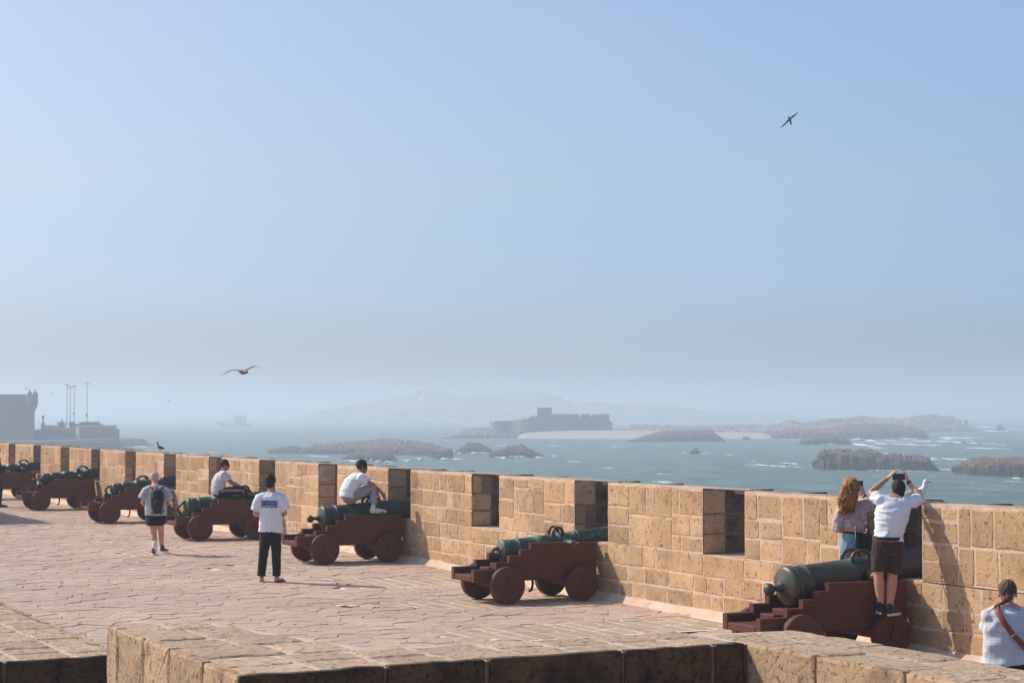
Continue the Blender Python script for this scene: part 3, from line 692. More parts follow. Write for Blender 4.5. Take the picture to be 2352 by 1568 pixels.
def make_cannon(idx, sc_s, label, r_b, z_b, x_b, r_w, z_w, casc, dolph, bmat, wheels=(.277, .262), thin=False, rear=True):
    g = floor_z(sc_s) if idx != 7 else -.05
    base = S(sc_s, XR, g)
    root = empty('cannon', base, label, 'cannon', 'cannons on stepped carriages along the rampart', rz=AL)
    for sy in (-1, 1):
        b = MB(); y = sy * .345
        plate(b, cheek_outline(), y - .055, y + .055)
        # the cheek is built of two thick boards: a shallow seam between them
        link('carriage_cheek', b.mesh('carriage_cheek'), M['red_paint'], root)
    b = MB(); b.box((.45, 0, .375), .95, .285, .045, bev=.01); link('bed', b.mesh('bed'), M['red_paint'], root)
    b = MB(); b.box((1.32, 0, .60), .06, .285, .18, bev=.01); link('transom', b.mesh('transom'), M['red_paint'], root)
    b = MB()
    for k, (x, z) in enumerate(((-.05, .47), (.12, .52))): b.box((x, 0, z), .10, .14, .05, bev=.008)
    link('quoin', b.mesh('quoin'), M['red_paint'], root)
    for x, z in ((0, wheels[0]), (1.25, wheels[1])):
        b = MB(); b.box((x, 0, z + .005), .075, .42, .065, bev=.01)
        for sy in (-1, 1): b.lathe((x, sy * .41, z), (0, sy, 0), [(0, .05), (.13, .045)], 16)
        link('axle', b.mesh('axle'), M['red_paint'], root)
    for x, r, me in ((0, wheels[0], WM1), (1.25, wheels[1], WM2)):
        for sy in (-1, 1):
            w = link('wheel', me, M['red_paint'], root, (x, sy * .495, r)); w.rotation_euler.y = R.uniform(0, 6.28)
            h = link('axle_end', HM, M['red_paint'], w); h.rotation_euler.y = -w.rotation_euler.y + R.uniform(-.2, .2)
            if sy > 0: h.rotation_euler.z = math.pi
    # barrel: lathed along its axis, from the breech to the muzzle
    xb = x_b - XR; xw = 15.0 - XR; zb, zw = z_b - g, z_w - g
    sl = (zw - zb) / (xw - xb); ax = Vector((1, 0, sl)).normalized(); lenw = math.hypot(xw - xb, zw - zb); Lb = lenw + .85
    rr = lambda t: r_b * .93 + (r_w - r_b * .93) * min(1.3, t / lenw)
    prof = [(-.045, .02), (-.05, r_b * .30), (-.035, r_b * .42), (-.02, r_b * .62), (-.005, r_b * .80), (.0, r_b * .86), (.004, r_b * .90), (.022, r_b * .98), (.045, r_b * 1.03), (.068, r_b * 1.0), (.075, r_b * .955),
            (.10, r_b * .95), (.106, r_b * .985), (.124, r_b * .985), (.13, r_b * .945)]
    def ringat(t, k=.012, w=.012):
        r = rr(t); return [(t - w * 1.5, r), (t - w, r + k), (t + w, r + k), (t + w * 1.5, r)]
    for t in ([.28, .62, .66, .98, 1.24, 1.30] if idx != 7 else [.27, .96, 1.38, 1.44]): prof += ringat(t * (1.0 if not thin else 1.0), .010 if t > .3 else .014, .008 if t > .3 else .012)
    prof += [(Lb - .12, rr(Lb)), (Lb - .06, rr(Lb) * 1.22), (Lb - .02, rr(Lb) * 1.28), (Lb, rr(Lb) * 1.1), (Lb, rr(Lb) * .55), (Lb - .15, rr(Lb) * .5), (Lb - .5, .01)]
    prof.sort(key=lambda q: 0)
    b = MB(); bp = Vector((xb, 0, zb)); b.lathe(bp, ax, prof, 44)
    bl = link('barrel', b.mesh('barrel', smooth=True), M[bmat], root)
    up = Vector((-ax.z, 0, ax.x))
    b = MB()
    if casc == 'ball':
        q = r_b / .22
        b.lathe(bp - ax * .05, -ax, [(-.02, .075 * q), (.0, .070 * q), (.03, .045 * q), (.075, .028 * q), (.10, .030 * q), (.112, .045 * q), (.135, .062 * q), (.165, .070 * q), (.195, .062 * q), (.218, .040 * q), (.228, .005)], 24)
    else:
        # cast ring: an arched handle behind the breech, bent or angular
        if casc == 'bow': pts_ = [(-.02, r_b * .62), (-.10, r_b * .55), (-.155, r_b * .15), (-.14, -r_b * .35), (-.04, -r_b * .75), (.02, -r_b * .8)]
        elif casc == 'angle': pts_ = [(-.01, r_b * .62), (-.07, r_b * .42), (-.19, -r_b * .05), (-.155, -r_b * .3), (-.07, -r_b * .85), (0, -r_b * .7)]
        else: pts_ = [(-.02, r_b * .3), (-.10, r_b * .25), (-.13, 0), (-.11, -r_b * .3), (-.02, -r_b * .4)]
        b.tube([bp + ax * (x - .02) + up * z for x, z in pts_], [.030] * len(pts_), 10)
    link('breech_knob', b.mesh('breech_knob', smooth=True), M[bmat], root)
    for sy in (-1, 1):
        b = MB(); t = dolph - XR - xb; r = rr(t); c0 = bp + ax * t
        y = sy * r * .48; zt = r * .86
        pts_ = [(-.135, zt - .02), (-.125, zt + .055), (-.075, zt + .105), (0, zt + .118), (.075, zt + .10), (.12, zt + .05), (.135, zt - .02)]
        if idx == 6: pts_ = [(x * .62, z) for x, z in pts_]
        b.tube([c0 + ax * x + up * z + Vector((0, y + sy * .01, 0)) for x, z in pts_], [.026, .026, .022, .020, .022, .026, .026], 10)
        link('lifting_handle', b.mesh('lifting_handle', smooth=True), M['bronze' if idx != 7 else 'bronze_brown'], root)
        b = MB(); tt = 1.18 - xb; b.lathe(bp + ax * tt + Vector((0, sy * rr(tt) * .8, -.02)), (0, sy, 0), [(0, .06), (.0, .062), (.40 - rr(tt) * .8, .058), (.41 - rr(tt) * .8, .05)], 18)
        link('trunnion', b.mesh('trunnion', smooth=False), M[bmat], root)
    if idx in (2, 3, 6):
        b = MB(); b.tube([(.62, -.1, .36), (.63, -.1, .25), (.61, -.1, .16), (.575, -.1, .145)], [.02, .02, .02, .02], 8)
        link('iron_hook', b.mesh('iron_hook'), M['iron'], root)
    return root
CANN = {}
CANN[7] = make_cannon(7, 19.03, 'nearest cannon, brown-green barrel, two people standing on its front wheels', .235, .775, 13.12, .165, .985, 'ball', 14.17, 'bronze_brown')
CANN[6] = make_cannon(6, 26.54, 'cannon with a slim pale green breech and nobody on it, between two empty openings', .165, .715, 13.16, .115, .925, 'stub', 14.12, 'bronze_pale')
CANN[5] = make_cannon(5, 33.97, 'cannon with a fat green barrel under the seated man in light grey trousers', .218, .86, 13.14, .200, 1.0, 'ball', 14.15, 'bronze')
CANN[4] = make_cannon(4, 41.35, 'cannon under the seated man in sunglasses, its breech ending in an angular dark handle', .208, .735, 12.86, .175, .92, 'angle', 14.2, 'bronze')
CANN[3] = make_cannon(3, 48.69, 'cannon with a bow-shaped breech handle, behind the walker with the backpack', .165, .85, 13.22, .145, 1.07, 'bow', 14.02, 'bronze')
CANN[2] = make_cannon(2, 56.0, 'unattended cannon second from the left end of the row, knob breech over the paving', .168, .90, 13.17, .150, 1.07, 'ball', 14.36, 'bronze')
CANN[1] = make_cannon(1, 63.25, 'leftmost cannon of the row, its rear half cut off by the picture edge', .168, .93, 13.17, .150, 1.10, 'ball', 14.30, 'bronze')
# ================================================================== PEOPLE
def remesh(mb, voxel, name, smooth=2, fold=0.0, ff=9.0, seed=0, fstretch=(1, 1, .35)):
    me = mb.mesh(name + '_raw'); o = bpy.data.objects.new(name + '_raw', me); C.objects.link(o)
    m = o.modifiers.new('r', 'REMESH'); m.mode = 'VOXEL'; m.voxel_size = voxel; m.use_smooth_shade = True
    dg = bpy.context.evaluated_depsgraph_get(); dg.update()
    out = bpy.data.meshes.new_from_object(o.evaluated_get(dg)); out.name = name
    bpy.data.objects.remove(o); bpy.data.meshes.remove(me)
    bm = bmesh.new(); bm.from_mesh(out)
    for _ in range(smooth): bmesh.ops.smooth_vert(bm, verts=bm.verts, factor=.5, use_axis_x=True, use_axis_y=True, use_axis_z=True)
    bm.normal_update()
    if fold:
        ds = []
        for v in bm.verts:
            p = v.co; q = Vector((p.x * ff * fstretch[0] + seed, p.y * ff * fstretch[1], p.z * ff * fstretch[2]))
            w = noise.noise(q + Vector((noise.noise(p * ff * .5) * 1.5, 0, noise.noise(p * ff * .6 + Vector((9, 9, 9))) * 1.5)))
            ds.append(v.normal * (fold * (1 - abs(w) * 3.2) * .6 + fold * .7 * noise.noise(q * 2.3)))
        for v, d in zip(bm.verts, ds): v.co += d
    bm.to_mesh(out); bm.free()
    out.attributes.new('tint', 'FLOAT', 'POINT') if 'tint' not in out.attributes else None
    out.polygons.foreach_set('use_smooth', [True] * len(out.polygons)); out.update()
    return out
def V3(*a): return Vector(a)
def hand(mb, wrist, dirv, palm_n, size=1.0, curl=.5, thumb_side=1, spread=.25):
    """palm + four unequal bent fingers + thumb. dirv: along the hand; palm_n: the way the palm faces"""
    d = Vector(dirv).normalized(); n = Vector(palm_n); n = (n - d * n.dot(d)).normalized(); sd = d.cross(n) * thumb_side
    k = size
    mb.tube([wrist - d * .02 * k, wrist + d * .02 * k, wrist + d * .06 * k, wrist + d * .088 * k], [(.026 * k, .019 * k), (.032 * k, .017 * k), (.041 * k, .015 * k), (.041 * k, .012 * k)], 12, side=sd)
    for i, (off, ln) in enumerate(((.030, .070), (.010, .080), (-.010, .073), (-.029, .056))):
        b0 = wrist + d * .075 * k + sd * off * k; fd = (d + sd * spread * (off / .03) * .35).normalized()
        p1 = b0 + fd * ln * .48 * k; a1 = curl * .9; d2 = (fd * math.cos(a1) + n * math.sin(a1))
        p2 = p1 + d2 * ln * .32 * k; a2 = curl * 1.8; d3 = (fd * math.cos(a2) + n * math.sin(a2)); p3 = p2 + d3 * ln * .27 * k
        mb.tube([b0, p1, p2, p3], [.0105 * k, .0095 * k, .0088 * k, .0078 * k], 8)
    t0 = wrist + d * .025 * k + sd * .026 * k; t1 = t0 + (d * .5 + sd * .8 + n * .2).normalized() * .04 * k; t2 = t1 + (d * .85 + sd * .35 + n * .45).normalized() * .034 * k
    mb.tube([t0, t1, t2], [.015 * k, .012 * k, .010 * k], 8)
def head(mb, c, fwd, up, k=1.0, ear=True):
    """c = centre of the skull ball; fwd = way the face looks"""
    f = Vector(fwd).normalized(); u = Vector(up); u = (u - f * u.dot(f)).normalized(); s = f.cross(u)
    mb.ball(c + u * .025 * k - f * .008 * k, .076 * k, .096 * k, .092 * k, s, f, u, 20, 14)
    mb.tube([c + f * .045 * k + u * .01 * k, c + f * .048 * k - u * .045 * k, c + f * .056 * k - u * .088 * k], [(.058 * k, .045 * k), (.054 * k, .042 * k), (.034 * k, .026 * k)], 14, side=s)
    mb.tube([c + f * .088 * k + u * .018 * k, c + f * .108 * k - u * .022 * k, c + f * .095 * k - u * .034 * k], [.008 * k, .013 * k, .012 * k], 8)   # nose
    mb.tube([c + f * .082 * k - u * .055 * k - s * .022 * k, c + f * .094 * k - u * .056 * k, c + f * .082 * k - u * .055 * k + s * .022 * k], [.007 * k, .010 * k, .007 * k], 8)  # lips
    mb.tube([c + f * .070 * k + u * .030 * k - s * .04 * k, c + f * .086 * k + u * .034 * k, c + f * .070 * k + u * .030 * k + s * .04 * k], [.010 * k, .009 * k, .010 * k], 8)      # brow
    if ear:
        for q in (-1, 1):
            e = c + s * q * .078 * k - f * .006 * k - u * .008 * k
            mb.ball(e, .010 * k, .020 * k, .032 * k, (s * q + f * -.3).normalized(), f, u, 10, 8)
    return f, u, s
def eyes(parent, c, f, u, s, k, origin):
    for q in (-1, 1):
        b = MB(); b.ball(c + f * .086 * k + u * .010 * k + s * q * .030 * k, .012 * k, .008 * k, .009 * k, s, f, u, 10, 8); b.build('eye', M['dark_glass'], parent, origin=origin, smooth=True)
def cap_hair(mb, c, f, u, s, k=1.0, low=.0, thick=.012):
    mb.ball(c + u * (.034 + thick * .3) * k - f * .016 * k, (.080 + thick) * k, (.094 + thick) * k, (.090 + thick) * k, s, f, u, 20, 14)
    if low: mb.ball(c - u * .03 * k - f * .045 * k, (.066 + thick * .5) * k, .055 * k, (.055 + low) * k, s, f, u, 16, 10)
def shoe(name, heel, fwd, up, mt, sole, parent, origin, k=1.0):
    """a shoe with a sole; heel = point on the ground below the heel"""
    f = Vector(fwd).normalized(); u = Vector(up); u = (u - f * u.dot(f)).normalized(); s = f.cross(u)
    b = MB()
    b.tube([heel + f * .0 * k + u * .05 * k, heel + f * .06 * k + u * .052 * k, heel + f * .14 * k + u * .045 * k, heel + f * .22 * k + u * .036 * k, heel + f * .255 * k + u * .032 * k],
           [(.034 * k, .032 * k), (.036 * k, .034 * k), (.042 * k, .028 * k), (.044 * k, .020 * k), (.030 * k, .014 * k)], 14, side=s)
    b.tube([heel + f * .03 * k + u * .05 * k, heel + f * .03 * k + u * .115 * k], [(.036 * k, .042 * k), (.034 * k, .040 * k)], 14, side=s)
    sh = link('shoe', remesh(b, .009, 'shoe', 1), M[mt], parent)
    b = MB(); pts_ = []
    for t in range(20):
        a = 2 * math.pi * t / 20; x = .125 + .148 * math.cos(a); y = (.040 + .008 * math.cos(a)) * math.sin(a); pts_.append((x, y))
    b.rings([[heel + f * x * k + s * y * k + u * h * k for x, y in pts_] for h in (.0, .006, .026, .03)])
    so_ = b.build('sole', M[sole], sh)
    for o in (sh, so_):
        me = o.data
        for v in me.vertices: v.co = v.co - origin
        me.update()
    return sh
def person(label, origin, skin, voxel=.009):
    o = bpy.data.objects.new('person', None); return o
def mk_body(mb, voxel, skin, label, origin, smooth=1):
    me = remesh(mb, voxel, 'person', smooth)
    for v in me.vertices: v.co = v.co - origin
    o = link('person', me, M[skin]); o.location = origin; me.update()
    return tag(o, label, 'person')
def part(mb, voxel, name, mt, parent, origin, **k):
    me = remesh(mb, voxel, name, **k)
    for v in me.vertices: v.co = v.co - origin
    me.update(); return link(name, me, M[mt], parent)
def raw(mb, name, mt, parent, origin, smooth=True): return mb.build(name, M[mt], parent, origin=origin, smooth=smooth)
def leg_tube(mb, hip, knee, ankle, r=(.085, .058, .038), side=None, calf=.055, k=1.0):
    mid = knee + (ankle - knee) * .30
    back = Vector((0, 0, 0))
    mb.tube([hip, hip + (knee - hip) * .5, knee, mid, ankle + (knee - ankle) * .35, ankle], [r[0] * k, r[0] * .86 * k, r[1] * k, calf * k, (calf * .62 + r[2] * .3) * k, r[2] * k], 14)
def arm_tube(mb, sh, el, wr, k=1.0, r=(.050, .042, .040, .026)):
    mb.tube([sh, sh + (el - sh) * .5, el, el + (wr - el) * .3, wr], [r[0] * k, r[1] * k, .036 * k, r[2] * k, r[3] * k], 12)
def standing_frame(px, head_y, hip_y, Y): pass
ZU = Vector((0, 0, 1)); XU = Vector((1, 0, 0)); YU = Vector((0, 1, 0))

# ---- man photographing over his head, on the near front wheel
def man_phone():
    Yb = 22.86; P = lambda x, y, d=0.0: on_y(x, y, Yb + d)
    G = Vector(P(2036, 1412)); org = G.copy()
    hipL, hipR = P(2023, 1262), P(2057, 1262); kL, kR = P(2018, 1318, .02), P(2050, 1320, .02); aL, aR = P(2023, 1391, -.02), P(2043, 1394, -.04)
    pel, waist, chest, shc, neck, hd = P(2040, 1258), P(2042, 1228, .03), P(2048, 1185, .09), P(2057, 1152, .15), P(2061, 1140, .18), P(2063.5, 1124, .22)
    sL, sR = P(2019, 1147, .14), P(2099, 1152, .16); eL, eR = P(1999, 1131, .30), P(2115, 1141, .32); wL, wR = P(2037, 1099, .50), P(2086, 1106, .50)
    b = MB()
    b.tube([pel, waist, chest, shc], [(.155, .11), (.14, .10), (.165, .11), (.15, .09)], 18, side=XU)
    b.tube([shc, neck, hd - ZU * .03], [.065, .055, .052], 14)
    head(b, hd, (0, 1, .12), (0, -.12, 1), .95)
    for s_, e_, w_ in ((sL, eL, wL), (sR, eR, wR)): arm_tube(b, s_, e_, w_)
    leg_tube(b, hipL, kL, aL, r=(.09, .058, .036), calf=.062); leg_tube(b, hipR, kR, aR, r=(.09, .060, .038), calf=.064)
    for a_ in (aL, aR): b.tube([a_, a_ - ZU * .06 + YU * .05], [.038, .034], 10)
    hand(b, wL, (P(2047, 1089, .5) - wL), (.9, .2, -.4), 1.0, .45, 1); hand(b, wR, (P(2080, 1089, .5) - wR), (-.9, .2, -.4), 1.0, .45, -1)
    o = mk_body(b, .0075, 'skin', 'man in white t-shirt and brown shorts holding a phone over his head', org)
    b = MB(); b.tube([P(2040.5, 1243, .0), waist, P(2044, 1205, .06), chest, shc + ZU * .0, shc + ZU * .045], [(.188, .125), (.168, .125), (.178, .135), (.20, .14), (.19, .11), (.10, .07)], 22, side=XU, cap=False)
    b.tube([shc - XU * .08, sL, sL + (eL - sL) * .50], [.072, .070, .076], 16, cap=False); b.tube([shc + XU * .08, sR, sR + (eR - sR) * .52], [.072, .070, .078], 16, cap=False)
    part(b, .010, 't_shirt', 'white_cotton', o, org, smooth=2, fold=.011, ff=8, fstretch=(.55, .6, 1.9))
    b = MB(); b.tube([P(2040.5, 1243), P(2040, 1258), P(2040, 1272)], [(.185, .125), (.19, .13), (.19, .13)], 20, side=XU, cap=False)
    b.tube([P(2023, 1262), P(2020.5, 1290, .01), P(2019.5, 1310, .02)], [(.105, .11), (.098, .10), (.094, .096)], 16, side=XU, cap=False); b.tube([P(2057, 1262), P(2054.5, 1290, .01), P(2052, 1315, .02)], [(.10, .11), (.094, .10), (.090, .096)], 16, side=XU, cap=False)
    part(b, .010, 'shorts', 'brown_cloth', o, org, smooth=2, fold=.007, ff=8, fstretch=(1.4, 1, .5))
    b = MB(); u_, f_, s_ = ZU, YU, XU; cap_hair(b, hd, Vector((0, 1, .12)).normalized(), ZU, XU, .94, low=.012, thick=.006)
    part(b, .008, 'hair', 'hair_dark', o, org, smooth=1, fold=.006, ff=40, fstretch=(1, 1, 1))
    b = MB(); b.tube([P(2041 - 37, 1232), P(2041 - 20, 1236, -.13), P(2041, 1237, -.155), P(2041 + 20, 1237, -.13), P(2041 + 37, 1236), P(2041 + 20, 1236, .17), P(2041, 1236, .19), P(2041 - 20, 1236, .17), P(2041 - 37, 1232)], [(.006, .018)] * 9, 8, side=(0, .3, 0), cap=False)
    b.v = b.v; raw(b, 'waist_strap', 'black_nylon', o, org)
    b = MB(); c_ = wR - (wR - eR).normalized() * .03; d_ = (wR - eR).normalized(); b.tube([c_, c_ + d_ * .02], [.032, .031], 12); raw(b, 'wristband', 'black_nylon', o, org)
    for a_, x_, y_, fx in ((aL, 2021.5, 1410, .1), (aR, 2041, 1414, .75)):
        h_ = P(x_, y_, -.06 if fx < .5 else -.09); shoe('shoe', h_ - ZU * .0, (fx, .9, 0), ZU, 'shoe_black', 'sole_white', o, org, 1.0)
        b = MB(); b.tube([a_ - ZU * .05, a_ + ZU * .012], [.042, .041], 12); raw(b, 'sock', 'black_cloth', o, org)
    ph = P(2064.5, 1094.5, .56); e = empty('phone', ph, 'dark phone held level above the head of the man in brown shorts', 'phone')
    b = MB(); b.box((0, 0, 0), .076, .0045, .0375, bev=.004); link('phone_body', b.mesh('phone_body'), M['phone_case'], e)
    b = MB(); b.box((0, -.0055, 0), .071, .0008, .033); link('screen', b.mesh('screen'), M['screen_dark'], e)
    return o
man_phone()

# ---- woman with long ginger hair, on the far front wheel
def woman_phone():
    Yb = 24.0; P = lambda x, y, d=0.0: on_y(x, y, Yb + d)
    org = P(1957, 1380); org.z = .44
    pel, waist, chest, shc, neck, hd = P(1960, 1262), P(1961, 1222), P(1957, 1190, .02), P(1958, 1165, .04), P(1956, 1150, .05), P(1954, 1124, .07)
    sL, sR = P(1933, 1168, .03), P(1985, 1163, .06); eL, eR = P(1925, 1212, -.02), P(2002, 1160, .26); wL, wR = P(1942, 1218, .22), P(1984, 1137, .42)
    b = MB(); b.tube([pel, waist, chest, shc], [(.15, .11), (.115, .09), (.14, .10), (.125, .08)], 18, side=XU)
    b.tube([shc, neck, hd], [.055, .045, .045], 14); head(b, hd, (.45, 1, .05), ZU, .96)
    arm_tube(b, sL, eL, wL, .85); arm_tube(b, sR, eR, wR, .85)
    hand(b, wR, (P(1977, 1120, .44) - wR), (0, .9, .1), .9, .5, 1); hand(b, wL, Vector((.2, 1, .1)), (1, 0, 0), .9, .5, 1)
    for dx in (-14, 14):
        hip, kn, an = P(1960 + dx, 1268), P(1958 + dx, 1320, .03), P(1957 + dx, 1372, 0); an.z = .56; leg_tube(b, hip, kn, an, calf=.05)
    o = mk_body(b, .0075, 'skin', 'woman with long wavy ginger hair and flowered blouse, holding up an upright phone', org)
    b = MB(); b.tube([P(1960, 1220), P(1960, 1212), P(1958, 1192, .02), P(1958, 1170, .04), shc + ZU * .03], [(.135, .11), (.16, .125), (.17, .125), (.16, .115), (.07, .06)], 20, side=XU, cap=False)
    b.tube([shc - XU * .05, sL, sL + (eL - sL) * .55, eL, eL + (wL - eL) * .35], [.07, .075, .088, .080, .050], 16, cap=False)
    b.tube([shc + XU * .05, sR, sR + (eR - sR) * .6, eR, eR + (wR - eR) * .22], [.07, .080, .095, .082, .045], 16, cap=False)
    part(b, .010, 'blouse', 'floral', o, org, smooth=2, fold=.010, ff=9, fstretch=(1, 1, .7))
    b = MB(); b.tube([P(1960.5, 1222), P(1959.5, 1240), P(1958.5, 1268)], [(.13, .10), (.155, .12), (.165, .125)], 20, side=XU, cap=False)
    for dx in (-14, 14):
        a2 = P(1957 + dx, 1372, 0); a2.z = .54
        b.tube([P(1960 + dx, 1262), P(1958 + dx, 1320, .03), a2], [.088, .066, .055], 14, cap=False)
    part(b, .010, 'jeans', 'denim', o, org, smooth=1, fold=.005, ff=9)
    b = MB(); b.tube([P(1960.5, 1221), P(1960.2, 1225)], [(.138, .106), (.138, .106)], 20, side=XU, cap=False); raw(b, 'belt', 'black_cloth', o, org)
    f = Vector((.45, 1, .05)).normalized()
    for dx in (-14, 14):
        h_ = P(1957 + dx, 1385, -.04); h_.z = .445; shoe('shoe', h_, (.1, 1, 0), ZU, 'shoe_white', 'sole_white', o, org, .92)
    # hair: a mass plus wavy locks
    rr = random.Random(3); b = MB()
    b.ball(hd + V3(-.005, -.02, .035), .105, .115, .115, n=16, m=10)
    b.tube([hd + V3(-.01, -.06, .03), P(1948, 1140, -.06), P(1942, 1158, -.09), P(1936, 1174, -.09)], [(.10, .08), (.115, .07), (.095, .055), (.05, .035)], 16, side=XU)
    hm = remesh(b, .010, 'hair', 1, fold=.018, ff=14, fstretch=(1.2, 1.2, .7))
    b = MB()
    for k in range(420):
        a = rr.uniform(-1.9, 2.3); e_ = rr.uniform(-.2, 1.2)
        st = hd + V3(math.sin(a) * .10 * math.cos(e_) - .005, -math.cos(a) * .115 * math.cos(e_) - .02, .035 + .115 * math.sin(e_))
        endx = rr.uniform(1926, 1962); endy = 1128 + rr.random() ** .7 * 54 + (1955 - endx) * .1; en = P(endx, endy, rr.uniform(-.16, -.03))
        pts_ = []; ph1, ph2 = rr.uniform(0, 6), rr.uniform(0, 6); n_ = 11
        for i in range(n_):
            t = i / (n_ - 1); q = st.lerp(en, t) + V3(math.sin(t * 9 + ph1) * .016, -math.sin(t * math.pi) * .05 + math.sin(t * 8 + ph2) * .012, math.sin(t * math.pi) * .03 + math.cos(t * 9 + ph1) * .008)
            pts_.append(q)
        b.tube(pts_, [(.002 + .0045 * (k % 3) * .5 + .002) * (.4 + math.sin(math.pi * min(1, .15 + i / (n_ - 1) * .85))) for i in range(n_)], 4, cap=False)
    for v in hm.vertices: v.co = v.co - org
    link('hair', hm, M['hair_ginger'], o); raw(b, 'hair_locks', 'hair_ginger', o, org)
    c_ = wR - (wR - eR).normalized() * .04
    b = MB(); b.tube([c_, c_ + (wR - eR).normalized() * .02], [.032, .031], 12); raw(b, 'bracelet', 'dark_glass', o, org)
    e = empty('phone', P(1977, 1116, .46), 'black phone held upright beside the ginger hair', 'phone')
    b = MB(); b.box((0, 0, 0), .030, .0045, .068, bev=.004); link('phone_body', b.mesh('phone_body'), M['phone_case'], e)
    b = MB(); b.box((0, -.0055, 0), .026, .0008, .062); link('screen', b.mesh('screen'), M['screen_dark'], e)
    # shoulder bag
    bc = P(1986, 1243, -.12); e = empty('shoulder_bag', bc - ZU * .1, 'dark blue shoulder bag on a chain strap at the hip of the ginger-haired woman', 'bag'); bo = e.location
    b = MB(); b.box(bc, .105, .045, .095, (1, .1, -.12), (-.1, 1, 0), (.12, 0, 1), bev=.03); raw(b, 'bag_body', 'navy_leather', e, bo, False)
    b = MB(); b.tube([P(1966, 1236, -.16), P(1963.5, 1208, -.16), P(1963, 1180, -.15), P(1961, 1160, -.08)], [.007] * 4, 8); raw(b, 'chain_strap', 'navy_leather', e, bo)
    b = MB()
    for k in range(26):
        t = k / 25; q = P(1965.5 - 3 * t, 1236 - 62 * t, -.168 + .0 * t); b.ball(q, .007, n=6, m=4)
    o2 = raw(b, 'chain_links', 'steel', e, bo); o2['kind'] = 'stuff'
    b = MB(); b.tube([P(1988, 1200, -.02), P(1993, 1214, -.10), P(1998, 1230, -.13)], [.008] * 3, 8); raw(b, 'strap', 'black_cloth', e, bo)
woman_phone()

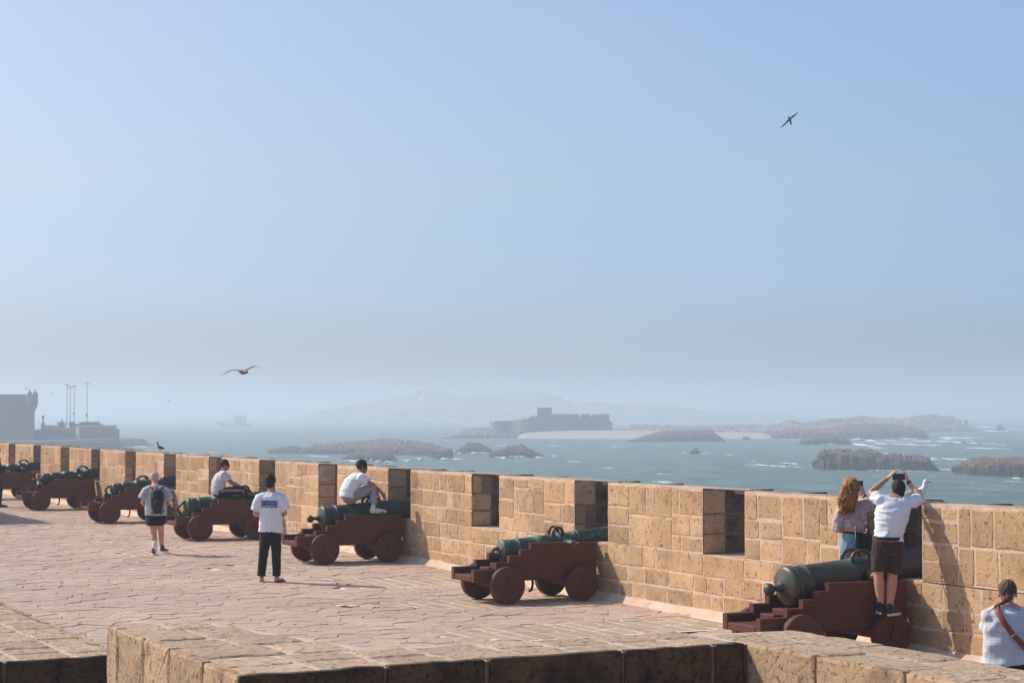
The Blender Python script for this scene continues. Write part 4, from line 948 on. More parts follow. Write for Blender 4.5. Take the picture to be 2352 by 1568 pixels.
# ---- person with a print on the back of a white t-shirt, standing on the paving
def woman_print():
    Y = on_z(620, 1337, floor_z(30)).y; P = lambda x, y, d=0.0: on_y(x, y, Y + d)
    org = P(619, 1337)
    pel, waist, chest, shc, neck, hd = P(621, 1212), P(621.5, 1188), P(621.5, 1158), P(621.5, 1138, .02), P(622, 1126, .03), P(621, 1107, .045)
    sL, sR = P(597, 1143, .0), P(646, 1143, .0); eL, eR = P(585.5, 1181, -.03), P(656, 1180, -.03); wL, wR = P(597, 1183, .20), P(643, 1184, .20)
    b = MB(); b.tube([pel, waist, chest, shc], [(.15, .10), (.13, .09), (.15, .10), (.14, .08)], 18, side=XU)
    b.tube([shc, neck, hd], [.055, .046, .046], 14); head(b, hd, (.15, 1, -.05), (0, .1, 1), .98)
    arm_tube(b, sL, eL, wL, .95); arm_tube(b, sR, eR, wR, .95)
    hand(b, wL, (.5, .8, .1), (1, -.4, 0), .9, .5); hand(b, wR, (-.5, .8, .1), (-1, -.4, 0), .9, .5, -1)
    aL, aR = P(600.5, 1327, .0), P(636, 1327, .02)
    leg_tube(b, P(611, 1222), P(606, 1272), aL); leg_tube(b, P(632, 1222), P(634, 1272), aR)
    for a_, fx in ((aL, -.1), (aR, .75)):
        g = Vector((a_.x, a_.y - .03, org.z + .03)); f = Vector((fx, 1, 0)).normalized(); b.tube([a_, g + ZU * .03], [.034, .036], 10)
        b.tube([g - f * .02 + ZU * .01, g + f * .08 + ZU * .01, g + f * .18 - ZU * .005], [(.032, .026), (.036, .024), (.040, .014)], 12, side=f.cross(ZU))
    o = mk_body(b, .008, 'skin', 'dark-haired person in white t-shirt with a blue print on its back', org)
    b = MB(); b.tube([P(621, 1221), P(621.5, 1210), P(622, 1180), P(622, 1155), P(621.5, 1142), P(621.8, 1131, .02)], [(.205, .13), (.20, .135), (.182, .13), (.185, .13), (.175, .105), (.075, .06)], 22, side=XU, cap=False)
    b.tube([shc - XU * .06, sL, P(586, 1172)], [.075, .085, .082], 16, cap=False); b.tube([shc + XU * .06, sR, P(657, 1171)], [.075, .085, .082], 16, cap=False)
    tee = part(b, .010, 't_shirt', 'white_cotton', o, org, smooth=2, fold=.010, ff=7, fstretch=(1.2, 1, .5))
    b = MB(); b.tube([P(621, 1214), P(620.5, 1230), P(620.5, 1240)], [(.175, .12), (.18, .125), (.17, .12)], 20, side=XU, cap=False)
    b.tube([P(610, 1228), P(605.5, 1272), P(600, 1322)], [.098, .078, .068], 16, cap=False); b.tube([P(632.5, 1228), P(635, 1272), P(635.5, 1322)], [.098, .078, .068], 16, cap=False)
    part(b, .010, 'trousers', 'black_cloth', o, org, smooth=2, fold=.006, ff=7, fstretch=(1.2, 1, .4))
    b = MB(); f, u, s = Vector((.15, 1, -.05)).normalized(), ZU, XU; cap_hair(b, hd, f, u, s, .98, low=.02, thick=.016); b.ball(hd - f * .105 - u * .0, .035, .03, .035, n=12, m=8)
    part(b, .008, 'hair', 'hair_dark', o, org, smooth=1, fold=.004, ff=36, fstretch=(1, 1, 1))
    for a_, fx in ((aL, -.1), (aR, .75)):
        f = Vector((fx, 1, 0)).normalized(); g = Vector((a_.x, a_.y - .03, org.z)); b = MB(); sd_ = f.cross(ZU)
        pts_ = [(.08 + .125 * math.cos(t * .314), .042 * math.sin(t * .314)) for t in range(20)]
        b.rings([[g + f * x + sd_ * y + ZU * h for x, y in pts_] for h in (.0, .018)])
        b.tube([g + f * .12 - sd_ * .045 + ZU * .01, g + f * .12 + ZU * .062, g + f * .12 + sd_ * .045 + ZU * .01], [(.03, .005)] * 3, 8, side=f); raw(b, 'sandal', 'sandal', o, org, False)
    # back print: blue bands, dark mountains, lettering; it follows the cloth
    from mathutils.bvhtree import BVHTree
    bv = BVHTree.FromPolygons([v.co.copy() for v in tee.data.vertices], [tuple(p.vertices) for p in tee.data.polygons])
    x0, x1 = P(601.5, 1150).x - org.x, P(639, 1150).x - org.x; zt, zb_ = P(620, 1148.8).z - org.z, P(620, 1164.3).z - org.z; Wd, Hh = x1 - x0, zt - zb_
    def drape(me, off):
        for v in me.vertices:
            q = Vector((x0 + v.co.x * Wd, -1, zb_ + v.co.y * Hh + (v.co.x - .5) * -.006)); h = bv.ray_cast(q, Vector((0, 1, 0)))
            v.co = Vector((q.x, (h[0].y if h[0] else -.14) - off, q.z))
        me.update()
    def strip(ys0, ys1, mt, off, name='back_print'):
        b_ = MB(); n_ = 24; top = [(i / n_, ys1(i / n_)) for i in range(n_ + 1)]; bot = [(i / n_, ys0(i / n_)) for i in range(n_ + 1)]; m_ = 6
        vs = [(x, yb + (yt - yb) * j / m_, 0) for (x, yt), (_, yb) in zip(top, bot) for j in range(m_ + 1)]
        b_.add(vs, [(i * (m_ + 1) + j, (i + 1) * (m_ + 1) + j, (i + 1) * (m_ + 1) + j + 1, i * (m_ + 1) + j + 1) for i in range(n_) for j in range(m_)])
        me = b_.mesh(name); drape(me, off); link(name, me, M[mt], tee)
    strip(lambda x: .40, lambda x: .96, 'sky_print', .0032); strip(lambda x: .86, lambda x: 1.0, 'navy_print', .0040); strip(lambda x: .62, lambda x: .80, 'blue_print', .0040)
    strip(lambda x: .60, lambda x: .66, 'coral_print', .0044)
    strip(lambda x: 0.0, lambda x: .40 + .18 * max(0, noise.noise(Vector((x * 6, 0, 4)))) + .12 * abs(math.sin(x * 9)), 'navy_print', .0050)
    tc = bpy.data.curves.new('lettering', 'FONT'); tc.body = 'patagonia'; tc.size = 1; tc.offset = .012
    to = bpy.data.objects.new('t', tc); C.objects.link(to); dg = bpy.context.evaluated_depsgraph_get(); dg.update()
    me = bpy.data.meshes.new_from_object(to.evaluated_get(dg)); bpy.data.objects.remove(to)
    xs = [v.co.x for v in me.vertices]; ys = [v.co.y for v in me.vertices]
    for v in me.vertices: v.co = Vector((.05 + .9 * (v.co.x - min(xs)) / (max(xs) - min(xs)), .03 + .36 * (v.co.y - min(ys)) / (max(ys) - min(ys)), 0))
    drape(me, .0062); me.name = 'lettering'; link('lettering', me, M['white_cotton'], tee)
woman_print()

# ---- walker with cap and backpack
def walker():
    Y = on_z(360, 1273, floor_z(36)).y; P = lambda x, y, d=0.0: on_y(x, y, Y + d)
    org = P(362, 1273)
    pel, waist, chest, shc, neck, hd = P(358.5, 1182), P(358, 1165), P(357.5, 1140, .02), P(357.5, 1122, .05), P(356, 1112, .10), P(354.5, 1099, .16)
    sL, sR = P(337, 1128, .02), P(379, 1128, .02); eL, eR = P(327.5, 1155, .0), P(388, 1155, .0); wL, wR = P(336, 1160, .25), P(379, 1158, .25)
    b = MB(); b.tube([pel, waist, chest, shc], [(.17, .12), (.17, .13), (.17, .12), (.15, .09)], 18, side=XU)
    b.tube([shc, neck, hd], [.065, .058, .058], 14); head(b, hd, (-.1, .8, -.6), (0, .6, .8), 1.02)
    arm_tube(b, sL, eL, wL, 1.05); arm_tube(b, sR, eR, wR, 1.05); hand(b, wL, (.5, .8, .2), (1, 0, 0), 1, .5); hand(b, wR, (-.5, .8, .2), (-1, 0, 0), 1, .5, -1)
    aL, aR = P(355, 1260, -.10), P(370.5, 1254, .32)
    leg_tube(b, P(351, 1192), P(353, 1226, .02), aL, calf=.060); leg_tube(b, P(367, 1192), P(370, 1220, .10), aR, calf=.060)
    o = mk_body(b, .009, 'skin_pale', 'walking man with bowed head, grey t-shirt, black shorts and white socks', org)
    b = MB(); b.tube([P(358, 1183), P(358, 1170), P(357.5, 1145, .02), P(357.5, 1127, .04), P(357, 1117, .07)], [(.215, .15), (.215, .155), (.21, .15), (.20, .12), (.08, .065)], 22, side=XU, cap=False)
    b.tube([shc - XU * .08, sL, P(327, 1146)], [.085, .10, .10], 16, cap=False); b.tube([shc + XU * .08, sR, P(388.5, 1147)], [.085, .10, .10], 16, cap=False)
    part(b, .011, 't_shirt', 'grey_cotton', o, org, smooth=2, fold=.008, ff=7)
    b = MB(); b.tube([P(358, 1180), P(358.5, 1192), P(358.5, 1196)], [(.20, .14), (.205, .145), (.20, .14)], 20, side=XU, cap=False)
    b.tube([P(350, 1190), P(350.5, 1206)], [(.125, .13), (.120, .12)], 16, side=XU, cap=False); b.tube([P(368, 1188), P(368.5, 1201, .05)], [(.115, .13), (.108, .12)], 16, side=XU, cap=False)
    part(b, .011, 'shorts', 'black_cloth', o, org, smooth=2, fold=.006, ff=7)
    f = Vector((-.1, .8, -.6)).normalized(); u = Vector((0, .6, .8)); u = (u - f * u.dot(f)).normalized(); s = f.cross(u)
    b = MB(); b.ball(hd + u * .045 - f * .010, .092, .108, .088, s, f, u, 20, 12); b.tube([hd + u * .05 + f * .09, hd + u * .035 + f * .17], [(.07, .008), (.055, .006)], 14, side=s)
    part(b, .009, 'cap', 'cap_cloth', o, org, smooth=1)
    for a_, h_, fw in ((aL, P(353, 1274, -.14), (-.25, 1, 0)), (aR, P(371, 1267.5, .26), (.25, 1, -.05))):
        h_.z = max(h_.z, org.z); k = shoe('shoe', h_, fw, ZU, 'shoe_black', 'sole_white', o, org, 1.05)
        b = MB(); b.tube([a_ - ZU * .05, a_ + ZU * .11], [.046, .050], 12); raw(b, 'sock', 'white_sock', o, org)
    e = empty('backpack', P(360, 1175, -.2), 'black backpack worn by the walking man in the cap', 'backpack'); eo = e.location
    b = MB(); b.tube([P(361, 1172, -.22), P(361, 1160, -.24), P(361, 1145, -.24), P(360.5, 1130, -.20), P(360.5, 1122, -.14)], [(.095, .07), (.125, .10), (.13, .105), (.12, .085), (.06, .03)], 18, side=XU); part(b, .011, 'pack_body', 'black_nylon', e, eo, fold=.005, ff=9)
    b = MB(); b.tube([P(361.5, 1166, -.35), P(361.5, 1152, -.355)], [(.075, .03), (.08, .035)], 14, side=XU); part(b, .01, 'front_pocket', 'charcoal_nylon', e, eo)
    for q, xs in ((-1, (347, 351, 355)), (1, (373, 369, 365))):
        b = MB(); b.tube([P(xs[0], 1117.5, .10), P(xs[0], 1118, -.06), P(xs[1], 1124, -.17), P(xs[2], 1130, -.20)], [(.028, .008)] * 4, 10, side=XU); raw(b, 'shoulder_strap', 'black_nylon', e, eo)
        b = MB(); b.tube([P(361 + q * 5, 1171, -.24), P(360 + q * 9, 1181, -.17), P(361 + q * 16, 1172, -.10)], [.010] * 3, 8); raw(b, 'hanging_strap', 'black_nylon', e, eo)
walker()

# ---- man in sunglasses sitting on the fourth cannon
def sitter_sun():
    s0 = 41.35; P = lambda x, y, d=0.0: on_s(x, y, s0 + d)      # negative d = towards the camera along the wall
    org = P(504, 1138)
    pel, waist, chest, shc, neck, hd = P(504, 1131), P(502, 1119), P(505, 1102), P(511, 1089), P(514, 1081), P(517, 1068)
    FW = OV
    b = MB(); b.tube([pel, waist, chest, shc], [(.16, .12), (.15, .11), (.17, .12), (.15, .09)], 18, side=WV)
    b.tube([shc, neck, hd], [.062, .055, .052], 14); hf = (OV * 1 - WV * .45 - ZU * .02); f, u, s = head(b, hd, hf, ZU, 1.0)
    sn, sf = P(513, 1090, -.19), P(513, 1090, .19); en, ef = P(532, 1109.5, -.24), P(533, 1107, .2); wn_, wf = P(552, 1118.5, -.12), P(553, 1117, .08)
    arm_tube(b, sn, en, wn_, 1.0); arm_tube(b, sf, ef, wf, 1.0); hand(b, wn_, OV + WV * .3 - ZU * .1, -ZU, 1, .5); hand(b, wf, OV - WV * .3, -ZU, 1, .5, -1)
    kn, kf = P(566, 1122, -.26), P(563, 1121, .30); an, af = P(562, 1134, .22), P(573, 1134, -.14)
    leg_tube(b, P(508, 1132, -.10), kn, an); leg_tube(b, P(508, 1132, .10), kf, af)
    for a_, d_ in ((an, WV * .5 + OV * .4), (af, OV * .9 - WV * .2)):
        d_ = (d_ - ZU * .15).normalized(); b.tube([a_ - d_ * .03, a_ + d_ * .08, a_ + d_ * .17], [(.036, .034), (.040, .028), (.036, .016)], 12, side=d_.cross(ZU))
    o = mk_body(b, .009, 'skin_tan', 'man in sunglasses and black tracksuit bottoms sitting sideways on a cannon', org)
    b = MB(); b.tube([P(502, 1134), P(500.5, 1122), P(503, 1105), P(509, 1092), P(512.5, 1084)], [(.18, .15), (.185, .155), (.20, .15), (.185, .125), (.075, .065)], 22, side=WV, cap=False)
    b.tube([shc - WV * .08, sn, sn + (en - sn) * .62], [.085, .088, .080], 16, cap=False); b.tube([shc + WV * .08, sf, sf + (ef - sf) * .62], [.085, .088, .080], 16, cap=False)
    part(b, .010, 'polo_shirt', 'offwhite_cotton', o, org, smooth=2, fold=.009, ff=8, fstretch=(.7, .7, 1.5))
    b = MB(); b.tube([P(504, 1131), P(507, 1133)], [(.17, .14), (.17, .14)], 18, side=WV)
    for h_, k_, a_ in ((P(508, 1131, -.10), kn, an), (P(508, 1131, .10), kf, af)): b.tube([h_, h_.lerp(k_, .6), k_, k_.lerp(a_, .8)], [.112, .092, .082, .064], 16)
    tr = part(b, .010, 'tracksuit_bottoms', 'black_track', o, org, smooth=2, fold=.006, ff=8)
    for q in range(3):     # three pale side stripes along the near leg
        b = MB(); y = 1123.6 + q * 2.0
        b.tube([P(508 + q * -1, y + 4 - q * .3, -.225), P(515, y, -.235), P(535, y + .2, -.30), P(556, y + .2, -.347), P(562, y + 3.5, -.335)], [.0032] * 5, 6); raw(b, 'side_stripe', 'white_cotton', tr, org)
    b = MB(); cap_hair(b, hd + u * .004, f, u, s, 1.0, low=.0, thick=.009); part(b, .008, 'hair', 'hair_dark', o, org, smooth=1, fold=.003, ff=36, fstretch=(1, 1, 1))
    b = MB(); c_ = hd + f * .088 + u * .012
    b.box(c_ - s * .034, .028, .006, .018, s, f, u, bev=.005); b.box(c_ + s * .034, .028, .006, .018, s, f, u, bev=.005); b.box(c_, .02, .005, .005, s, f, u)
    for q in (-1, 1): b.tube([c_ + s * .06 * q, c_ + s * .086 * q - f * .09], [.005, .005], 6)
    raw(b, 'sunglasses', 'dark_glass', o, org, False)
sitter_sun()

# ---- man in grey trousers sitting on the fifth cannon, foot on the carriage
def sitter_grey():
    s0 = 33.97; P = lambda x, y, d=0.0: on_s(x, y, s0 + d)
    org = P(803, 1150)
    pel, waist, chest, shc, neck, hd = P(803, 1140, -.03), P(802, 1124, -.03), P(812, 1107, -.02), P(825, 1094), P(830, 1086), P(831.5, 1072)
    b = MB(); b.tube([pel, waist, chest, shc], [(.15, .115), (.145, .11), (.165, .115), (.15, .09)], 18, side=WV)
    b.tube([shc, neck, hd], [.062, .054, .052], 14); f, u, s = head(b, hd, OV * 1 - WV * .12 + ZU * -.12, ZU, 1.0)
    sn, sf = P(829, 1098, -.19), P(827, 1096, .18); en, ef = P(856, 1112, -.27), P(856, 1112, .26); wn_, wf = P(877, 1131, -.13), P(868, 1135, .10)
    arm_tube(b, sn, en, wn_, 1.0); arm_tube(b, sf, ef, wf, 1.0); hand(b, wn_, OV * .55 - ZU * .9, -OV * .3 + WV, 1, .5); hand(b, wf, OV * .3 - ZU * .8, -OV, 1, .6, -1)
    kn, kf = P(858, 1119, -.22), P(850, 1128, .33); an, af = P(858.5, 1161, -.33), P(862, 1165, .36)
    leg_tube(b, P(807, 1141, -.12), kn, an); leg_tube(b, P(807, 1141, .10), kf, af)
    o = mk_body(b, .008, 'skin_tan', 'man in white t-shirt and light grey trousers sitting on a cannon', org)
    b = MB(); b.tube([P(798, 1141, -.03), P(799.5, 1128, -.03), P(808, 1110, -.02), P(820, 1098), P(826.5, 1089)], [(.19, .145), (.185, .15), (.20, .15), (.185, .125), (.075, .065)], 22, side=WV, cap=False)
    b.tube([shc - WV * .08, sn, sn + (en - sn) * .58], [.085, .090, .088], 16, cap=False); b.tube([shc + WV * .08, sf, sf + (ef - sf) * .58], [.085, .09, .088], 16, cap=False)
    part(b, .010, 't_shirt', 'white_cotton', o, org, smooth=2, fold=.010, ff=8, fstretch=(.8, .8, 1.2), seed=4)
    b = MB(); b.tube([P(801, 1141, -.03), P(806, 1142, -.03)], [(.17, .13), (.17, .13)], 18, side=WV)
    for h_, k_, a_ in ((P(808, 1139, -.11), kn, an), (P(808, 1139, .10), kf, af)): b.tube([h_, h_.lerp(k_, .6), k_, k_.lerp(a_, .45), k_.lerp(a_, .93)], [.112, .095, .080, .068, .052], 16)
    part(b, .010, 'trousers', 'grey_jersey', o, org, smooth=2, fold=.006, ff=8)
    b = MB(); cap_hair(b, hd + u * .004, f, u, s, 1.0, low=.0, thick=.014); part(b, .008, 'hair', 'hair_dark', o, org, smooth=1, fold=.005, ff=36, fstretch=(1, 1, 1))
    b = MB(); b.tube([hd + f * .05 - u * .07 - s * .045, hd + f * .075 - u * .095, hd + f * .05 - u * .07 + s * .045], [.016, .018, .016], 10); part(b, .007, 'beard', 'hair_dark', o, org)
    eyes(o, hd, f, u, s, 1.0, org)
    h_ = P(853, 1177.5, -.345); shoe('shoe', h_, OV * 1 - WV * .1, ZU, 'shoe_white', 'sole_white', o, org, 1.08)
    h_ = P(857, 1181, .36); shoe('shoe', h_, OV, ZU, 'shoe_white', 'sole_white', o, org, 1.0)
sitter_grey()

# ---- woman in a striped t-shirt at the right edge, behind the low parapet
def woman_strap():
    Y = 15.2; P = lambda x, y, d=0.0: on_y(x, y, Y + d)
    org = P(2316, 1500); org.z = -.035
    pel, waist, chest, shc, neck, hd = P(2316, 1530), P(2314, 1490), P(2314, 1440), P(2315, 1405, .03), P(2313, 1388, .05), P(2313, 1362, .06)
    b = MB(); b.tube([pel, waist, chest, shc], [(.16, .11), (.13, .10), (.15, .10), (.14, .08)], 18, side=XU)
    b.tube([shc, neck, hd], [.055, .047, .047], 14); head(b, hd, (.05, 1, -.1), (0, .1, 1), .9)
    sL, sR = P(2271, 1412, 0), P(2362, 1412, 0); eL, eR = P(2268, 1470, .14), P(2372, 1475, .1); wL, wR = P(2290, 1500, .30), P(2345, 1500, .3)
    arm_tube(b, sL, eL, wL, .85); arm_tube(b, sR, eR, wR, .85); hand(b, wL, (.6, .7, .2), (1, 0, 0), .9); hand(b, wR, (-.6, .7, .2), (-1, 0, 0), .9, .5, -1)
    for dx in (-.085, .085):
        h_ = pel + XU * dx; a_ = Vector((org.x + dx * 1.2, org.y, org.z + .07)); leg_tube(b, h_, h_.lerp(a_, .48) + YU * .02, a_)
        b.tube([a_, a_ + V3(0, .09, -.035), a_ + V3(0, .17, -.045)], [(.034, .034), (.038, .026), (.034, .018)], 10, side=XU)
    o = mk_body(b, .0075, 'skin_pale', 'woman with tied-back brown hair and pale striped t-shirt behind the near parapet', org)
    b = MB(); b.tube([P(2316, 1524), P(2315, 1490), P(2314, 1445), P(2314.5, 1412, .01), P(2314, 1396, .03)], [(.205, .14), (.185, .13), (.182, .13), (.175, .105), (.085, .06)], 22, side=XU, cap=False)
    b.tube([shc - XU * .06, sL, sL.lerp(eL, .55)], [.062, .060, .066], 16, cap=False); b.tube([shc + XU * .06, sR, sR.lerp(eR, .55)], [.062, .06, .066], 16, cap=False)
    part(b, .009, 't_shirt', 'striped_tee', o, org, smooth=2, fold=.012, ff=6, fstretch=(.9, .9, 1.1), seed=11)
    b = MB(); b.tube([P(2316, 1520), pel], [(.17, .12), (.175, .125)], 18, side=XU)
    for dx in (-.085, .085): h_ = pel + XU * dx; a_ = Vector((org.x + dx * 1.2, org.y, org.z + .10)); b.tube([h_, h_.lerp(a_, .5), a_], [.095, .07, .055], 14)
    part(b, .011, 'trousers', 'black_cloth', o, org)
    f = Vector((.05, 1, -.1)).normalized(); b = MB(); cap_hair(b, hd - ZU * .0, f, ZU, XU, .83, low=.0, thick=.006)
    b.tube([hd - f * .08 - ZU * .03, P(2300, 1386, -.03), P(2287, 1392, -.04), P(2276, 1400, -.06)], [.028, .014, .007, .004], 10)
    part(b, .0065, 'hair', 'hair_brown', o, org, smooth=1, fold=.005, ff=30, fstretch=(1.6, 1.6, .6))
    e = empty('shoulder_bag', P(2372, 1520, .05), 'tan leather bag strap crossing the back of the striped t-shirt', 'bag'); eo = e.location
    b = MB(); pts_ = [P(2288, 1386, .10), P(2287, 1390, -.02), P(2292, 1405, -.11), P(2308, 1432, -.155), P(2328, 1458, -.165), P(2352, 1482, -.15), P(2372, 1505, -.04)]
    b.tube(pts_, [(.022, .005)] * len(pts_), 8, side=(.8, 0, .6)); raw(b, 'strap', 'tan_leather', e, eo)
    b = MB(); b.box(P(2327.5, 1457.5, -.172), .024, .004, .007, (.75, 0, .6), (0, 1, 0), (-.6, 0, .75)); raw(b, 'buckle', 'steel', e, eo, False)
    b = MB(); b.box(P(2378, 1540, .03), .03, .10, .08, bev=.02); raw(b, 'bag_body', 'tan_leather', e, eo, False)
woman_strap()

# ---- dark-clothed bystander, almost wholly beyond the left edge
def bystander():
    base = on_z(-10, 1164, floor_z(50)); Y = base.y; P = lambda x, y, d=0.0: on_y(x, y, Y + d)
    org = base; k = Y / F; Q = lambda dx, h, d=0.0: base + V3(dx, d, h)
    b = MB(); b.tube([Q(0, .95), Q(0, 1.15), Q(.01, 1.35), Q(0, 1.45)], [(.11, .16), (.11, .14), (.12, .17), (.09, .15)], 16, side=XU)
    b.tube([Q(0, 1.45), Q(.02, 1.6)], [.06, .05], 12); head(b, Q(.03, 1.66), XU, ZU, 1)
    arm_tube(b, Q(0, 1.42, -.18), Q(.06, 1.13, -.22), Q(.30, 1.05, -.16)); arm_tube(b, Q(0, 1.42, .18), Q(.06, 1.13, .2), Q(.28, 1.08, .12))
    hand(b, Q(.30, 1.05, -.16), XU, YU, 1); leg_tube(b, Q(0, .92, -.09), Q(.03, .5, -.1), Q(.02, .08, -.1)); leg_tube(b, Q(0, .92, .09), Q(.1, .5, .1), Q(.08, .08, .1))
    o = mk_body(b, .012, 'skin_tan', 'person in black at the left edge, only an elbow and a shoe in the picture', org)
    b = MB(); b.tube([Q(0, .9), Q(0, 1.2), Q(0, 1.45)], [(.14, .19), (.14, .19), (.11, .18)], 16, side=XU); b.tube([Q(0, 1.42, -.18), Q(.06, 1.13, -.22), Q(.28, 1.06, -.16)], [.08, .075, .055], 14); b.tube([Q(0, 1.42, .18), Q(.06, 1.13, .2), Q(.26, 1.08, .12)], [.08, .07, .055], 14)
    part(b, .013, 'jacket', 'black_cloth', o, org, fold=.006)
    b = MB(); b.tube([Q(0, .95, -.09), Q(.03, .5, -.1), Q(.02, .08, -.1)], [.10, .08, .06], 14); b.tube([Q(0, .95, .09), Q(.1, .5, .1), Q(.08, .08, .1)], [.10, .08, .06], 14); part(b, .013, 'trousers', 'black_cloth', o, org)
    b = MB(); cap_hair(b, Q(.03, 1.66), XU, ZU, YU, 1, low=.01); part(b, .01, 'hair', 'hair_dark', o, org)
    shoe('shoe', Q(-.02, 0, -.1), XU, ZU, 'shoe_black', 'shoe_black', o, org); shoe('shoe', Q(.05, 0, .1), XU, ZU, 'shoe_black', 'shoe_black', o, org)
bystander()
# ================================================================== THE BAY
def sea_pt(x, y): return on_z(x, y, SEA)
def islet(name, label, prof, wy, depth, m, cat='rock', group=None, seed=0, nu=120, nv=18, rough=1.0, steep=.35, kind=None, wyr=None, under=0.0, tint=None, jag=1.0):
    """rock in the sea. prof: [(x, y_top)] in view order; wy = waterline row at its left (and wyr right) end"""
    wyr = wyr or wy; x0, x1 = prof[0][0], prof[-1][0]; rr = random.Random(seed)
    def top(x):
        for (xa, ya), (xb, yb) in zip(prof, prof[1:]):
            if xa <= x <= xb: t = (x - xa) / max(1e-6, xb - xa); return ya + (yb - ya) * t
        return prof[-1][1]
    A = sea_pt(x0, wy); B_ = sea_pt(x1, wyr); org = (A + B_) / 2; org.z = SEA
    sc_ = (A.y + B_.y) / 2 / F; H = max((wy - min(p[1] for p in prof)) * sc_, 1); L_ = (B_ - A).length
    vs = []; ts = []; fs = []
    fr = 1 / max(H * .62, 2.0)
    for i in range(nu + 1):
        t = i / nu; x = x0 + (x1 - x0) * t; w_ = wy + (wyr - wy) * t; P0 = A.lerp(B_, t)
        zt = on_y(x, top(x), P0.y).z - SEA
        zt = max(zt, 0.05)
        ek = min(1, t * 8, (1 - t) * 8) ** .5; d = depth * (.35 + .65 * ek)
        for j in range(nv + 1):
            v = j / nv; yv = (v * 2 - .25) * d / 1.75     # front face is steep, the back falls away
            if v < .45: hh = (v / .45) ** steep * (.92 + .08 * v / .45)
            else: q = (v - .45) / .55; hh = 1 - .9 * q ** 2.4
            if v == 0: hh = -.25
            if v == 1: hh = -.2
            z = zt * hh
            p = Vector((P0.x, P0.y + yv, SEA + z))
            nn = noise.fractal(p * fr + Vector((seed, 0, 0)), 1.0, 2.0, 5); n2 = noise.noise(Vector((p.x * fr * 1.3, z * fr * 5.0 + nn * 1.5, seed + 7)))
            n3 = noise.noise(Vector((p.x * fr * 3.4, p.y * fr * 2, seed + 3 + z * fr * 6)))
            am = H * .24 * rough
            if hh > .15: z += (nn * am * .34 + (abs(n3) - .25) * am * .32 * jag + (.30 - abs(n2)) * am * .30 * jag) * min(1, zt / (H * .35)) - am * .02
            p.z = SEA + z; p.y += (n2 * am * 1.8 + nn * am * 1.8 + n3 * am * .8) * (1 - v); p.x += nn * am * .7
            if under and 0 < hh < .45: p.y += under
            vs.append(p - org); ts.append(min(1, max(0, (hh - .12) * .75 + nn * .45)) if tint is None else tint(v, hh, nn))
    for i in range(nu):
        for j in range(nv):
            a = i * (nv + 1) + j; fs.append((a, a + nv + 1, a + nv + 2, a + 1))
    for i0 in (0, nu): fs.append(tuple(i0 * (nv + 1) + j for j in range(nv + 1)))
    b = MB(); b.v = [tuple(v) for v in vs]; b.f = fs; b.t = ts; b.mi = [0] * len(fs)
    o = b.build(name, m, loc=org)
    return tag(o, label, cat if not kind else None, group, kind)
GR = 'rocky islets in the bay'
# farther to nearer
islet('island_terrain', None, [(1205, 992), (1215, 988), (1300, 984), (1399, 986), (1411, 980), (1425, 975.5), (1450, 976), (1470, 979), (1520, 980), (1600, 979), (1660, 977), (1714, 978), (1740, 972), (1764, 966), (1790, 971), (1830, 968), (1867, 961), (1895, 962), (1930, 957), (1951, 955), (1975, 958), (2000, 961), (2060, 963), (2098, 955), (2142, 952.5), (2180, 956), (2204, 958), (2208, 974), (2241, 981), (2260, 989)], 1003, 95, M['island_earth'], seed=4, nu=420, nv=26, wyr=990, steep=.8, rough=.85, kind='structure', tint=lambda v, h, n: .6 + .5 * n)
islet('beach', None, [(1190, 1001), (1208, 994), (1260, 990.5), (1400, 989), (1520, 990), (1640, 993), (1700, 993), (1765, 995), (1790, 1004)], 1007, 70, M['sand'], seed=8, nu=90, nv=14, steep=1.0, rough=.08, kind='structure')
islet('rocky_headland', 'low brown rocky point below the ruined island fort', [(1011, 1006), (1030, 1001), (1060, 986), (1085, 984), (1110, 982), (1150, 986), (1180, 982), (1200, 988), (1240, 992), (1290, 992), (1330, 997), (1360, 1002)], 1006.5, 40, M['island_earth'], seed=12, nu=200, wyr=1005, rough=1.0, steep=.6, group=GR, tint=lambda v, h, n: .35 + .7 * n)
islet('rock_islet', 'long flat-topped dark headland in front of the pale beach', [(1440, 1013), (1470, 1005), (1500, 996), (1530, 989), (1565, 987), (1600, 988), (1620, 986.5), (1641, 987), (1647, 996), (1655, 1001), (1668, 1013)], 1014, 26, M['rock_dark'], seed=21, nu=150, steep=.22, rough=.7, group=GR, tint=None)
islet('rock_islet', 'long brown sea cliff below the sunlit slope of the far island', [(1772, 1003), (1790, 990), (1820, 984), (1850, 985), (1900, 984), (1930, 979), (1980, 973), (2040, 974), (2090, 976), (2122, 984), (2134, 1003)], 1007, 40, M['rock'], seed=23, nu=220, steep=.3, rough=.7, group=GR)
islet('rock_islet', 'ragged rock with surf, at the foot of the long brown sea cliff', [(1845, 1010), (1856, 1004), (1880, 997), (1910, 996), (1935, 1000), (1950, 1008), (1958, 1020)], 1021, 22, M['rock_dark'], seed=25, nu=80, steep=.25, group=GR)
islet('rock_islet', 'tiny block of rock standing just off the pale beach', [(1706, 1004), (1711, 1002.5), (1720, 1003), (1724, 1005)], 1009.5, 5, M['rock_dark'], seed=27, nu=16, nv=8, steep=.2, group=GR)
islet('rock_islet', 'small sharp triangular rock alone in the middle of the bay', [(1585, 1040), (1592, 1032), (1598, 1027), (1603, 1030), (1608, 1036), (1618, 1041)], 1042, 7, M['rock_dark'], seed=29, nu=30, nv=12, steep=.5, rough=.5, group=GR)
